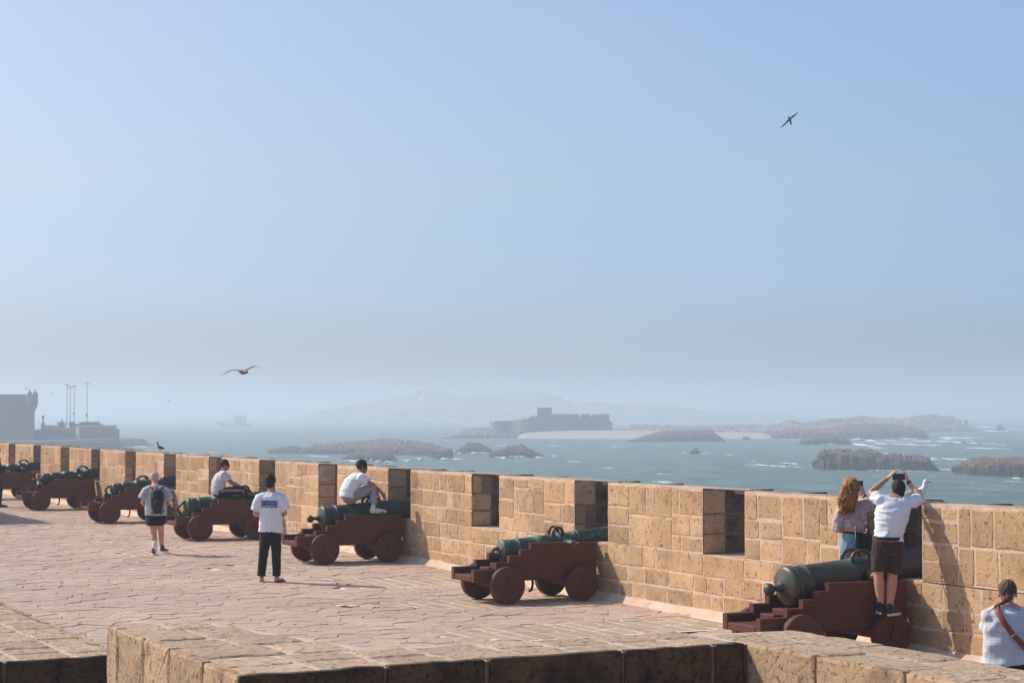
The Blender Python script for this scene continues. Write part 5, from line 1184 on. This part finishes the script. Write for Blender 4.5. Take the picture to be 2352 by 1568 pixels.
islet('rock_islet', 'long low gull-whitened islet, broadest one on the left of the bay', [(612, 1035), (622, 1030), (650, 1026), (668, 1027), (690, 1033), (704, 1027), (718, 1021), (735, 1021), (775, 1015), (795, 1016), (850, 1012), (870, 1008), (900, 1009), (930, 1012), (968, 1017), (990, 1021), (1010, 1028), (1024, 1031), (1031, 1042)], 1040, 40, M['rock_guano'], seed=31, nu=260, wyr=1046, steep=.45, rough=.8, group=GR)
islet('rock_islet', 'dark rock in surf standing in front of the gull-whitened islet', [(784, 1052), (800, 1045), (830, 1036), (860, 1032), (885, 1037), (897, 1043), (906, 1056)], 1058.5, 16, M['rock'], seed=33, nu=90, steep=.4, group=GR)
islet('rock_islet', 'stubby split rock off the right tip of the gull-whitened islet', [(985, 1050), (1005, 1044), (1020, 1040), (1024, 1031), (1032, 1029), (1036, 1032), (1030, 1040), (1040, 1052)][:6] + [(1040, 1052)], 1054, 12, M['rock_dark'], seed=35, nu=50, steep=.3, group=GR)
islet('rock_islet', 'rounded dome of dark rock between two smaller surf-ringed rocks', [(1044, 1037), (1056, 1028), (1066, 1024), (1070, 1017), (1080, 1016), (1100, 1018), (1115, 1024), (1126, 1030), (1128, 1038)], 1040, 14, M['rock_dark'], seed=37, nu=80, steep=.35, rough=.5, group=GR)
islet('rock_islet', 'dark rock with a pointed horn on its right shoulder, ringed by surf', [(1124, 1043), (1135, 1036), (1160, 1030), (1164, 1024), (1180, 1024), (1192, 1023), (1197, 1019), (1203, 1021), (1212, 1029), (1230, 1037), (1250, 1047)], 1050, 16, M['rock_dark'], seed=39, nu=100, steep=.35, rough=.5, group=GR, wyr=1051)
islet('rock_islet', 'big craggy undercut islet nearest the middle right, above the photographing pair', [(1888, 1044), (1891, 1039), (1898, 1034), (1915, 1036), (1940, 1034), (1965, 1033), (1975, 1036), (2000, 1034), (2022, 1036), (2040, 1043), (2070, 1044), (2098, 1046), (2120, 1047), (2142, 1053), (2150, 1068), (2160, 1080)], 1078, 20, M['rock'], seed=41, nu=300, nv=30, steep=.12, rough=1.1, group=GR, wyr=1081, under=5, jag=1.6)
islet('rock_islet', 'flat-topped brown rock running off the right side, with a pointed left tip', [(2224, 1064), (2236, 1061), (2246, 1056), (2270, 1053), (2310, 1054), (2352, 1053), (2400, 1052), (2470, 1056), (2500, 1075)], 1090, 22, M['rock'], seed=43, nu=260, nv=30, steep=.16, rough=1.0, group=GR, wyr=1099, under=6, jag=1.2)
islet('rock_islet', 'narrow rock stack in the surf right of the far island', [(2288, 986), (2294, 976), (2299, 972), (2304, 975), (2312, 988)], 990, 8, M['rock'], seed=45, nu=24, nv=10, steep=.3, group=GR)
# channel marker
bp_ = sea_pt(2219, 990); e = empty('channel_marker', bp_, 'tiny square-topped marker post between the far island and the rock stack', 'sea marker')
b = MB(); b.box((0, 0, 3), .5, .5, 3.4); link('post', b.mesh('post'), M['rock_dark'], e); b = MB(); b.box((0, 0, 7), 1.4, 1.4, 1.5); link('lantern_box', b.mesh('lantern_box'), M['mast_metal'], e)
# far hills
def hill():
    prof = [(640, 966), (680, 955), (725, 940), (780, 929), (846, 919), (900, 908), (949, 902), (957, 897), (966, 897), (972, 900), (994, 899.7), (1040, 903), (1080, 904), (1120, 903), (1180, 901), (1210, 898), (1241, 897.5), (1274, 905), (1300, 915), (1329, 923), (1360, 921), (1400, 923), (1440, 930), (1500, 929), (1560, 934), (1640, 941), (1760, 948), (1900, 958)]
    islet('hills', None, prof, 972, 420, M['hill'], seed=51, nu=260, nv=40, steep=1.1, rough=.75, kind='structure')
hill()
ht = on_y(962, 900, 2570); e = empty('hilltop_tower', ht, 'tiny tower on the crest of the hazy hills', 'tower')
b = MB(); b.lathe((0, 0, -3), (0, 0, 1), [(0, 3.4), (4, 3.1), (4.2, 3.4), (5, 3.4), (5.8, 2), (6.2, .5)], 12); link('tower_body', b.mesh('tower_body'), M['far_stone'], e)

# ---- ruined fort on the island
def fort():
    Yf = 1080.; k = Yf / F; P = lambda x, y, d=0: on_y(x, y, Yf + d)
    g = P(1265, 992); root = empty('island_fort', g, 'ruined walled fort with a square keep on the hazy island', 'fort'); ro = root.location
    def wallpiece(name, pts, zb, th=9, m='fort_stone'):
        # pts: (x, y_top, depth)
        b = MB(); top = [P(x, y, d) for x, y, d in pts]; n_ = len(pts); zb_ = P(1200, zb).z
        vs = top + [V3(p.x, p.y, zb_) for p in top] + [p + YU * th for p in top] + [V3(p.x, p.y + th, zb_) for p in top]; fs = []
        for i in range(n_ - 1):
            fs += [(i, i + 1, n_ + i + 1, n_ + i), (2 * n_ + i, 3 * n_ + i, 3 * n_ + i + 1, 2 * n_ + i + 1), (i, 2 * n_ + i, 2 * n_ + i + 1, i + 1)]
        for i in (0, n_ - 1): fs.append((i, n_ + i, 3 * n_ + i, 2 * n_ + i))
        b.add(vs, fs); return b.build(name, M[m], root, origin=ro)
    wallpiece('round_bastion', [(1124, 968, 8), (1127, 966, 2), (1133, 968, -2), (1140, 966, -3), (1150, 966.5, -1), (1157, 967, 6)], 990, 14, 'far_stone')
    wallpiece('curtain_wall', [(1156, 966, 12), (1178, 966, 12)], 990)
    wallpiece('bastion_face', [(1178, 965, 10), (1180, 964, 2), (1196, 963, -2), (1210, 962, -4)], 992, 14, 'far_stone')
    wallpiece('curtain_wall', [(1209, 961.5, -3), (1240, 956, 2), (1270, 951.5, 5), (1285, 950, 6), (1304, 950, 6)], 992, 10)
    xs = [(1304, 1331, 950.5), (1331, 1336, 957), (1336, 1357, 950.5), (1357, 1362, 957), (1362, 1386, 951), (1386, 1399.5, 950)]
    for a, c, y in xs: wallpiece('merlon' if y < 955 else 'gap_wall', [(a, y, 6), (c, y, 6)], 991, 9)
    wallpiece('end_buttress', [(1399, 966, 8), (1405, 967, 8), (1406.5, 973, 8)], 991, 8)
    b = MB(); c_ = P(1250.5, 944.5, 24); b.box(c_ - ZU * 2, 16.5 * k, 9, 8.5 * k + 2, tint=.5)
    for q in range(5): b.box(P(1236 + q * 7.2, 936.4, 15.5), 1.9 * k, .8, .9 * k)
    b.build('keep', M['fort_stone'], root, origin=ro)
    b = MB()
    for x in (1243, 1256): b.box(P(x, 945, 14.8), .7 * k, .3, 1.3 * k)
    b.build('window_slits', M['rock_dark'], root, origin=ro)['kind'] = 'stuff'
    for x, y, r in ((1216, 959, 3), (1222, 957, 3.4), (1230, 954.5, 3), (1204, 960, 2.4)):
        b = MB(); b.ball(P(x, y, 3), r * k * 1.3, 3, r * k * .9, n=7, m=5); b.build('rubble', M['far_stone_pale'], root, origin=ro)
fort()

# ---- harbour: tower with two sentry turrets, sea wall, masts
def harbour():
    Yh = 660.; k = Yh / F; P = lambda x, y, d=0: on_y(x, y, Yh + d)
    root = empty('harbour_tower', P(40, 1030), 'large plain harbour tower with two domed sentry turrets, dark in the haze', 'tower'); ro = root.location
    b = MB(); 
    def blk(x0, x1, y0, y1, d0, d1, mbb=None):
        mbb = mbb or b; zt_, zb_ = P(x0, y0).z, P(x0, y1).z      # sides run along the sight line, as the photograph shows no side wall
        q = [P(x0, y0, d0), P(x1, y0, d0), P(x1 - 1, y0, d1), P(x0, y0, d1)]
        mbb.add([V3(p.x, p.y, zb_) for p in q] + [V3(p.x, p.y, zt_) for p in q], [(3, 2, 1, 0), (4, 5, 6, 7), (0, 1, 5, 4), (1, 2, 6, 5), (2, 3, 7, 6), (3, 0, 4, 7)])
    blk(-90, 80, 908, 1040, 0, 25); b.build('tower_body', M['far_stone'], root, origin=ro)
    b = MB(); blk(-90, 66, 905.4, 908.4, -.3, 1.2); b.build('parapet', M['far_stone'], root, origin=ro)
    for x, d in ((68, -1.4), (80.5, 1.5)):
        r = 6.6 * k; c_ = P(x, 925, d); b = MB()
        b.lathe(c_ - ZU * 1.6, (0, 0, 1), [(-1.0, r * .15), (0, r * .55), (.9, r * .85), (1.7, r), (1.9, r * 1.06), (2.1, r)] + [(2.1 + 1.6, r * .98), (2.1 + 1.65, r * 1.05), (3.9, r * .98), (4.5, r * .92), (5.1, r * .74), (5.5, r * .42), (5.7, r * .15), (5.9, .12), (6.5, .12), (6.6, .02)], 20)
        b.build('sentry_turret', M['far_stone'], root, origin=ro)
    b = MB(); blk(16, 21, 1001, 1003.5, -.4, .1); blk(5, 15, 969, 972, -.4, .1); b.build('patch', M['far_stone_pale'], root, origin=ro)
    r2 = empty('harbour_wall', P(180, 1030), 'long stone harbour wall stepping down to the water right of the tower', 'wall'); ro2 = r2.location
    def wp(name, pts, zb, th, m='far_stone'):
        b = MB(); top = [P(x, y, d) for x, y, d in pts]; n_ = len(pts); zb_ = P(1200, zb).z
        bk = [p + V3(p.x / p.y, 1, 0) * th for p in top]
        vs = top + [V3(p.x, p.y, zb_) for p in top] + bk + [V3(p.x, p.y, zb_) for p in bk]; fs = []
        for i in range(n_ - 1): fs += [(i, i + 1, n_ + i + 1, n_ + i), (2 * n_ + i, 3 * n_ + i, 3 * n_ + i + 1, 2 * n_ + i + 1), (i, 2 * n_ + i, 2 * n_ + i + 1, i + 1)]
        for i in (0, n_ - 1): fs.append((i, n_ + i, 3 * n_ + i, 2 * n_ + i))
        b.add(vs, fs); return b.build(name, M[m], r2, origin=ro2)
    wp('curtain_wall', [(78, 988, 12), (132, 983.5, 4), (174, 981.5, 2)], 1040, 12)
    wp('wall_coping', [(78, 987, 11.6), (132, 982.5, 3.6), (174, 980.7, 1.6)], 988, 1.0, 'far_stone_pale')
    wp('bastion', [(173, 982, 6), (174, 980.5, -3), (181, 979.5, -7), (267, 977, -9)], 1040, 30)
    wp('bastion_step', [(267, 986, -9), (274.6, 986, -9)], 1040, 26)
    wp('bright_buttress', [(174.5, 984, -4.0), (182, 983, -7.6)], 1006, 1.0, 'far_stone_pale')
    wp('mole', [(-80, 1014, -26), (80, 1013, -26), (190, 1010, -26), (272, 1007, -26)], 1042, 24, 'far_stone')
    wp('mole_coping', [(-80, 1013.4, -26.4), (80, 1012.4, -26.4), (190, 1009.5, -26.4), (272, 1006.3, -26.4)], 1014, .9, 'far_stone_pale')
    islet('rock_islet', 'low breakwater of dark boulders at the end of the harbour wall', [(268, 1008), (290, 1007), (318, 1007.5), (330, 1014), (345, 1022)], 1024, 12, M['rock_dark'], seed=61, nu=80, group=GR, steep=.5)
    islet('rock_islet', 'dark rocks just above the rampart top, under the harbour wall', [(180, 1026), (200, 1024), (230, 1026), (270, 1025), (300, 1030), (325, 1037)], 1036, 14, M['rock_dark'], seed=63, nu=80, group=GR, steep=.5)
    # buildings on the quay
    for (x0, x1, y0, y1, m_, lab, nm) in ((132, 139.5, 972, 980, 'whitewash', 'small white cube-shaped quay building beside a domed turret', 'quay_building'), (104, 124, 978.5, 985, 'far_stone_pale', 'low long quay shed with pale walls behind the harbour wall', 'quay_shed'), (160, 225, 975, 981.5, 'far_stone', 'jumbled low sheds under the floodlight masts', 'quay_shed')):
        e = empty(nm, P((x0 + x1) / 2, y1, 30), lab, 'building'); b = MB(); a, c = P(x0, y0, 30), P(x1, y1 + 4, 30); b.box(((a.x + c.x) / 2, Yh + 34, (a.z + c.z) / 2), (c.x - a.x) / 2, 4, (a.z - c.z) / 2); b.build('walls', M[m_], e, origin=e.location)
        b = MB(); b.box(((a.x + c.x) / 2, Yh + 34, a.z + .15), (c.x - a.x) / 2 + .2, 4.2, .15); b.build('roof', M['far_stone_pale'], e, origin=e.location)
        b = MB(); rr = random.Random(int(x0))
        if nm == 'quay_shed' and x0 > 150:
            for q in range(12): xx = rr.uniform(x0, x1); b.box(P(xx, 973.5 + rr.uniform(-1.5, 1.5), 29), rr.uniform(.3, 1.2), .5, rr.uniform(.3, .9))
            o = b.build('roof_clutter', M['far_stone'], e, origin=e.location); o['kind'] = 'stuff'
    for x, y, lab in ((99, 978, 'onion-topped turret nearest the harbour tower'), (142, 976, 'small domed turret on the harbour wall beside the white building')):
        c_ = P(x, y, 8); e = empty('domed_turret', c_, lab, 'turret'); b = MB(); r = 4.6 * k
        b.lathe((0, 0, -1.6), (0, 0, 1), [(0, r), (1.6, r), (1.7, r * 1.15), (1.9, r), (2.6, r * .8), (3.2, r * .3), (3.4, .15), (4.0, .12), (4.1, .02)], 16); link('turret_body', b.mesh('turret_body'), M['far_stone'], e)
    c_ = P(99.3, 984, 30); e = empty('radar_mast', c_, 'mast with a square panel on top, next to the onion-topped turret', 'mast'); b = MB(); b.box((0, 0, 1.8), .12, .12, 2.6); link('pole', b.mesh('pole'), M['mast_metal'], e)
    b = MB(); b.box((-.1, 0, 4.0), .42, .2, .62); link('panel', b.mesh('panel'), M['mast_metal'], e)
    for x, y, big, lab in ((153.6, 884, 0, 'leftmost of the four tall thin floodlight masts'), (160.8, 889.5, 0, 'shortest floodlight mast, second in the cluster of three'), (170.2, 886.5, 1, 'third floodlight mast, with a small box halfway up'), (199.7, 881, 2, 'floodlight mast standing apart on the right, loudspeaker boxes halfway up')):
        c_ = P(x, 980, 30); h = P(x, y, 30).z - c_.z; e = empty('floodlight_mast', c_, lab, 'mast', 'floodlight masts of the harbour')
        b = MB(); b.lathe((0, 0, 0), (0, 0, 1), [(0, .15), (h, .09)], 10); link('pole', b.mesh('pole'), M['mast_metal'], e)
        b = MB()
        for q in range(6):
            a = q * math.pi / 3; b.box((.52 * math.cos(a), .52 * math.sin(a), h + .05), .22, .16, .17)
        b.lathe((0, 0, h - .1), (0, 0, 1), [(0, .5), (.08, .5)], 12); link('lamp_ring', b.mesh('lamp_ring'), M['mast_metal'], e)
        if big:
            b = MB(); hh = (P(x, 949 if big == 1 else 951, 30).z - c_.z); b.box((-.15 if big == 1 else -.2, 0, hh), .22, .2, .45)
            if big == 2: b.box((.1, 0, hh - .5), .3, .2, .18); b.box((-.45, 0, hh - .8), .16, .15, .16)
            link('equipment_box', b.mesh('equipment_box'), M['mast_metal'], e)
harbour()

# ---- trawler in the haze
def boat():
    w0, w1 = sea_pt(508, 980), sea_pt(575, 980); Yb = w0.y; k = Yb / F; P = lambda x, y, d=0: on_y(x, y, Yb + d)
    root = empty('trawler', (w0 + w1) / 2, 'faint trawler with a raised bow, fading into the haze under the big gull', 'boat'); ro = root.location
    b = MB(); n_ = 14; rings = []
    for i in range(n_ + 1):
        t = i / n_; x = 494.5 + 83 * t; yt = 964.5 + (7.5 * min(1, t * 2.6) ** .6) - (1.0 * max(0, t - .8) * 5); hw = 3.6 * min(1, (t * 3 + .02)) ** .6 * (1 - .25 * max(0, t - .7) / .3)
        xk = 494.5 + 83 * t + (12 * (1 - t) ** 3)
        top = P(x, yt); kl = P(xk, 981.5)
        rings.append([top - YU * hw, V3(top.x * .5 + kl.x * .5, top.y - hw * .85, (top.z + kl.z) / 2), V3(kl.x, kl.y - hw * .3, kl.z), V3(kl.x, kl.y + hw * .3, kl.z), V3(top.x * .5 + kl.x * .5, top.y + hw * .85, (top.z + kl.z) / 2), top + YU * hw])
    b.rings(rings, True); b.build('hull', M['hull'], root, origin=ro)
    def bx_(nm, x0, x1, y0, y1, w_=2.4, m='hull'):
        b = MB(); a, c = P(x0, y0), P(x1, y1); b.box(((a.x + c.x) / 2, Yb, (a.z + c.z) / 2), (c.x - a.x) / 2, w_, (a.z - c.z) / 2); return b.build(nm, M[m], root, origin=ro)
    bx_('wheelhouse', 537, 552, 957, 972); bx_('deckhouse', 551, 566, 955.5, 972.5, 2.6); bx_('bridge', 541, 549, 953.5, 957.2, 1.6); bx_('mast', 517.6, 518.9, 946, 973, .35); bx_('derrick', 526, 527, 955, 972, .3); bx_('funnel', 556, 559, 951.5, 956, .7)
    for x in (541, 546):
        bx_('window', x - 1, x + 1, 958.5, 960.5, 2.5, 'dark_glass')
boat()

# ---- surf: raised, broken water
def foam():
    b = MB(); rr = random.Random(5)
    def streak(x0, y0, x1, y1, th, h=.35, n=None):
        """th: thickness on screen rows at the start; becomes depth on the water"""
        A, B_ = sea_pt(x0, y0), sea_pt(x1, y1); n_ = n or max(8, int(abs(x1 - x0) / 3)); m_ = 5; k = A.y / F
        dpt = 1.7 * th * (A.y ** 2) / (F * 14.0) ; sd_ = rr.uniform(0, 99); base = len(b.v); vs = []; fs = []; tt = []
        for i in range(n_ + 1):
            t = i / n_; p = A.lerp(B_, t); env = math.sin(math.pi * min(1, max(0, t))) ** .45 if True else 1
            w_ = dpt * env * (.35 + .9 * abs(noise.noise(Vector((t * (x1 - x0) * .11, sd_, 0)))) * 1.6); c_ = noise.noise(Vector((t * (x1 - x0) * .05, sd_ + 5, 0))) * dpt * .9
            for j in range(m_ + 1):
                v = j / m_; zz = h * math.sin(math.pi * v) * env * (.5 + .8 * abs(noise.noise(Vector((p.x * .3, j * 1.7, sd_)))))
                vs.append(V3(p.x, p.y + c_ + (v - .5) * w_, SEA + .03 + zz)); tt.append(.75 * math.sin(math.pi * v) * min(1, env * 1.1))
        for i in range(n_):
            if noise.noise(Vector((i * .37, sd_ + 9, 3))) < -.28: continue
            for j in range(m_):
                a = i * (m_ + 1) + j; fs.append((a, a + m_ + 1, a + m_ + 2, a + 1))
        b.add(vs, fs); b.t[-len(tt):] = tt
    S_ = [(770, 1059, 912, 1062, 3.0, .9), (900, 1060, 1000, 1055, 2.2, .7), (985, 1053, 1072, 1056, 1.4, .5), (1040, 1041, 1130, 1041, 1.4, .6), (1036, 1038, 1056, 1038, 2.6, .9), (1130, 1052, 1262, 1050, 2.6, .9), (1180, 1049, 1256, 1048, 1.6, .8), (1250, 1048, 1300, 1046, 1, .4),
          (1558, 1041, 1590, 1041, 1, .4), (1600, 1042, 1640, 1041, 1.2, .5), (1776, 1009, 1850, 1009, .8, .4), (1860, 1021, 1930, 1021, 1.6, .7), (1950, 1019, 2010, 1028, 4.2, 1.0), (1960, 1012, 2060, 1014, 2.6, 1.0), (1990, 1019, 2130, 1023, 2.4, .8), (2060, 1009, 2100, 1008, 2.2, .9), (2130, 1008, 2240, 1004, 2.2, .7),
          (2080, 1014, 2200, 1014, 1.6, .6), (2100, 1022, 2160, 1022, 1.2, .5), (2160, 1016, 2260, 1019, 2.2, .7), (2200, 990, 2352, 991, 1.4, .7), (2100, 990, 2170, 987, 1.2, .7), (2240, 982, 2290, 982, 1.6, 1.2), (2300, 985, 2352, 984, 1.2, .7), (2190, 1029, 2330, 1032, 1.4, .5), (2260, 1022, 2330, 1023, 1.2, .4),
          (2030, 1042, 2110, 1052, 4.5, .8), (2090, 1053, 2250, 1057, 2.2, .5), (2140, 1079, 2210, 1079, 1.5, .35), (1870, 1075, 1910, 1077, 1.4, .3), (1900, 1078, 2160, 1083, .8, .2), (2215, 1070, 2262, 1092, 1.6, .3), (2320, 1098, 2352, 1100, 1.6, .3), (2310, 1106, 2352, 1108, 1.2, .25),
          (1700, 1068, 1850, 1073, 1.5, .3), (1790, 1064, 1835, 1065, 1.6, .35), (1720, 1060, 1740, 1060, 1, .3), (2110, 1125, 2134, 1131, 3.0, .3), (1660, 1046, 1690, 1046, 1, .3), (2000, 1031, 2040, 1030, 1.0, .3), (480, 981, 508, 981, 1.2, .7), (556, 980, 608, 979, 1, .6), (1140, 969, 1186, 969, .5, .4), (1520, 964, 1690, 964, .5, .4),
          (200, 1034, 330, 1036, 1.4, .4), (300, 1026, 345, 1027, 1.2, .4), (700, 1047, 760, 1049, .8, .3), (1500, 1088, 1560, 1090, .8, .2), (1380, 1075, 1430, 1076, .7, .2), (1300, 1060, 1340, 1061, .7, .2), (1560, 1116, 1600, 1118, .8, .15), (2000, 1063, 2030, 1064, .6, .2)]
    for q in S_: streak(*q)
    for q in range(36):      # small whitecaps over the open bay
        x = rr.uniform(350, 2400); y = 990 + 140 * rr.random() ** .8
        if rr.random() < .5: x = rr.uniform(1900, 2400)
        streak(x, y, x + rr.uniform(4, 16), y + rr.uniform(-.5, .6), rr.uniform(.25, .6), .08, 6)
    o = b.build('surf', M['foam']); tag(o, kind='stuff')
foam()

# ================================================================== GULLS
def wing(b, root, span, chord, sweep, lift, side, droop=0.0, n=10, tint=.5):
    """thick aerofoil sheet from the shoulder outwards. side = unit vector outwards, body axis +x (beak)"""
    rings = []
    for i in range(n + 1):
        t = i / n; c_ = chord * (1 - .25 * t) * (1 - t ** 3 * .85) ; ln = span * t
        z = lift * math.sin(min(1, t * 1.8) * math.pi / 2) - droop * max(0, t - .45) ** 1.3
        x = (.10 * span * math.sin(t * math.pi) if t < .5 else .10 * span) - sweep * max(0, t - .35) ** 1.4
        p = root + side * ln + V3(x, 0, z); th = .012 * (1 - t * .7)
        rings.append([p + V3(c_ * .45, 0, 0), p + V3(c_ * .1, 0, th), p + V3(-c_ * .55, 0, 0), p + V3(c_ * .1, 0, -th * .6)])
    b.rings(rings, True, tint)
def gull(name, loc, label, rot, body='feather_white', wings=None, wingmat='feather_grey', bill='beak', k=1.0, stand=None, group=None, legs=True, lift=.12, droop=.25, roll=0, cat='gull'):
    e = empty(name, loc, label, cat, group); e.rotation_euler = rot; e.scale = (k, k, k)
    b = MB()
    if wings:      # flying: body along x
        b.tube([V3(-.27, 0, .0), V3(-.15, 0, 0), V3(0, 0, -.01), V3(.13, 0, 0), V3(.20, 0, .02), V3(.245, 0, .022), V3(.275, 0, .015)], [(.012, .008), (.050, .045), (.075, .065), (.060, .055), (.040, .038), (.040, .038), (.02, .018)], 12, side=YU)
        o = link('body', remesh(b, .012, 'body', 1), M[body], e)
        b = MB(); b.tube([V3(-.22, 0, .005), V3(-.33, 0, .0), V3(-.37, 0, 0)], [(.045, .010), (.065, .006), (.055, .004)], 10, side=YU); link('tail', b.mesh('tail'), M[wingmat if body != 'feather_white' else body], e)
        for sy in (-1, 1): b = MB(); wing(b, V3(.04, sy * .04, .02), .62, .17, .32, lift, V3(0, sy, 0), droop); link('wing', b.mesh('wing', smooth=True), M[wingmat], e)
        hz_ = V3(.275, 0, .012)
    else:
        s_ = stand or {}
        ht = s_.get('leg', .12)
        b.tube([V3(-.20, 0, ht + .04), V3(-.10, 0, ht + .06), V3(.02, 0, ht + .075), V3(.10, 0, ht + .12), V3(.125, 0, ht + .19), V3(.13, 0, ht + .235)], [(.02, .016), (.06, .05), (.082, .072), (.062, .058), (.036, .036), (.038, .038)], 12, side=YU)
        b.ball(V3(.14, 0, ht + .255), .043, .036, .036, n=12, m=8); o = link('body', remesh(b, .010, 'body', 1), M[body], e)
        for sy in (-1, 1): b = MB(); b.tube([V3(.06, sy * .060, ht + .10), V3(-.06, sy * .066, ht + .085), V3(-.18, sy * .035, ht + .05), V3(-.27, sy * .015, ht + .035)], [(.012, .035), (.016, .045), (.012, .026), (.004, .006)], 10, side=YU); link('wing', b.mesh('wing', smooth=True), M[wingmat], e)
        b = MB(); b.tube([V3(-.17, 0, ht + .045), V3(-.27, 0, ht + .03)], [(.04, .010), (.035, .004)], 8, side=YU); link('tail', b.mesh('tail'), M[s_.get('tail', body)], e)
        if legs:
            for sy in (-1, 1):
                b = MB(); b.tube([V3(.0, sy * .03, ht + .02), V3(-.005, sy * .03, ht * .5), V3(.0, sy * .03, .006)], [.009, .006, .006], 6); b.tube([V3(-.01, sy * .03, .006), V3(.05, sy * .035, .005)], [(.008, .004), (.022, .003)], 6, side=YU); link('leg', b.mesh('leg'), M['bird_leg'], e)
        hz_ = V3(.18, 0, ht + .25)
    b = MB(); b.tube([hz_ - V3(.01, 0, 0), hz_ + V3(.035, 0, -.003), hz_ + V3(.06, 0, -.014)], [.012, .010, .004], 8); link('beak', b.mesh('beak'), M[bill], e)
    for sy in (-1, 1):
        b = MB(); b.ball(hz_ + V3(-.028, sy * .030, .012), .006, n=8, m=5); link('eye', b.mesh('eye'), M['dark_glass'], e)
    return e
rad = math.radians
gull('gull', on_y(557, 853.5, 70), 'large brown-winged gull gliding low over the bay, head turned down to the right', (rad(10), rad(8), rad(-54)), 'feather_brown', True, 'feather_brown', 'beak_dark', 1.34, lift=.10, droop=.30)
gw = V3(.74, .10, .66).normalized(); gf = V3(-.45, -.75, .35); gf = (gf - gw * gf.dot(gw)).normalized(); gu = gf.cross(gw)
gull('gull', on_y(1814, 276, 118), 'dark gull banking steeply, alone high in the blue sky', Matrix((gf, gw, gu)).transposed().to_euler(), 'feather_dark', True, 'feather_dark', 'beak_dark', 1.15, lift=-.07, droop=-.30)
for nm, px, py, lb, rt, kw in (('gull', 2106, 1132, 'white gull sitting on the wall top beside the raised phone', rad(-8), dict(body='feather_white', wingmat='feather_grey', stand=dict(leg=.03), k=.80, legs=True)),):
    p = S(19.95, WALL + 1.02, 0); t_ = on_s(px, py, 19.95); gull(nm, V3(t_.x, t_.y, TOP - .045), lb, (0, 0, rt), **kw)
t_ = on_s(351, 1039, 50.4); gg = gull('gull', S(50.4, WALL + .25, TOP - .005), 'slim brown gull standing on the rampart above the walker, facing left', (0, 0, rad(200)), 'feather_brown', None, 'feather_dark', 'beak_dark', .66, stand=dict(leg=.10, tail='feather_dark')); gg.scale = (.50, .58, .76)
GG = 'tiny gulls far off in the sky'
for i, (x, y, Y, a) in enumerate(((16, 731, 420, 20), (4, 808, 380, -30), (323, 788, 500, 40), (388, 921, 420, -10), (900, 676, 600, 0), (1242, 766, 600, 30), (2178, 574, 600, -40), (1990, 914, 500, 15), (121, 1004 - 100, 420, 50), (60, 893, 330, 0), (226, 957, 500, 20))):
    e = empty('distant_gull', on_y(x, y, Y), 'tiny dark speck of a distant gull against the haze', 'gull', GG); e.rotation_euler.z = rad(a)
    b = MB(); b.tube([V3(-.2, 0, 0), V3(0, 0, 0), V3(.2, 0, 0)], [.03, .08, .03], 6)
    for sy in (-1, 1): wing(b, V3(0, 0, .02), .62, .2, .2, .12, V3(0, sy, 0), .3, n=4)
    link('bird_body', b.mesh('bird_body'), M['feather_grey'], e)
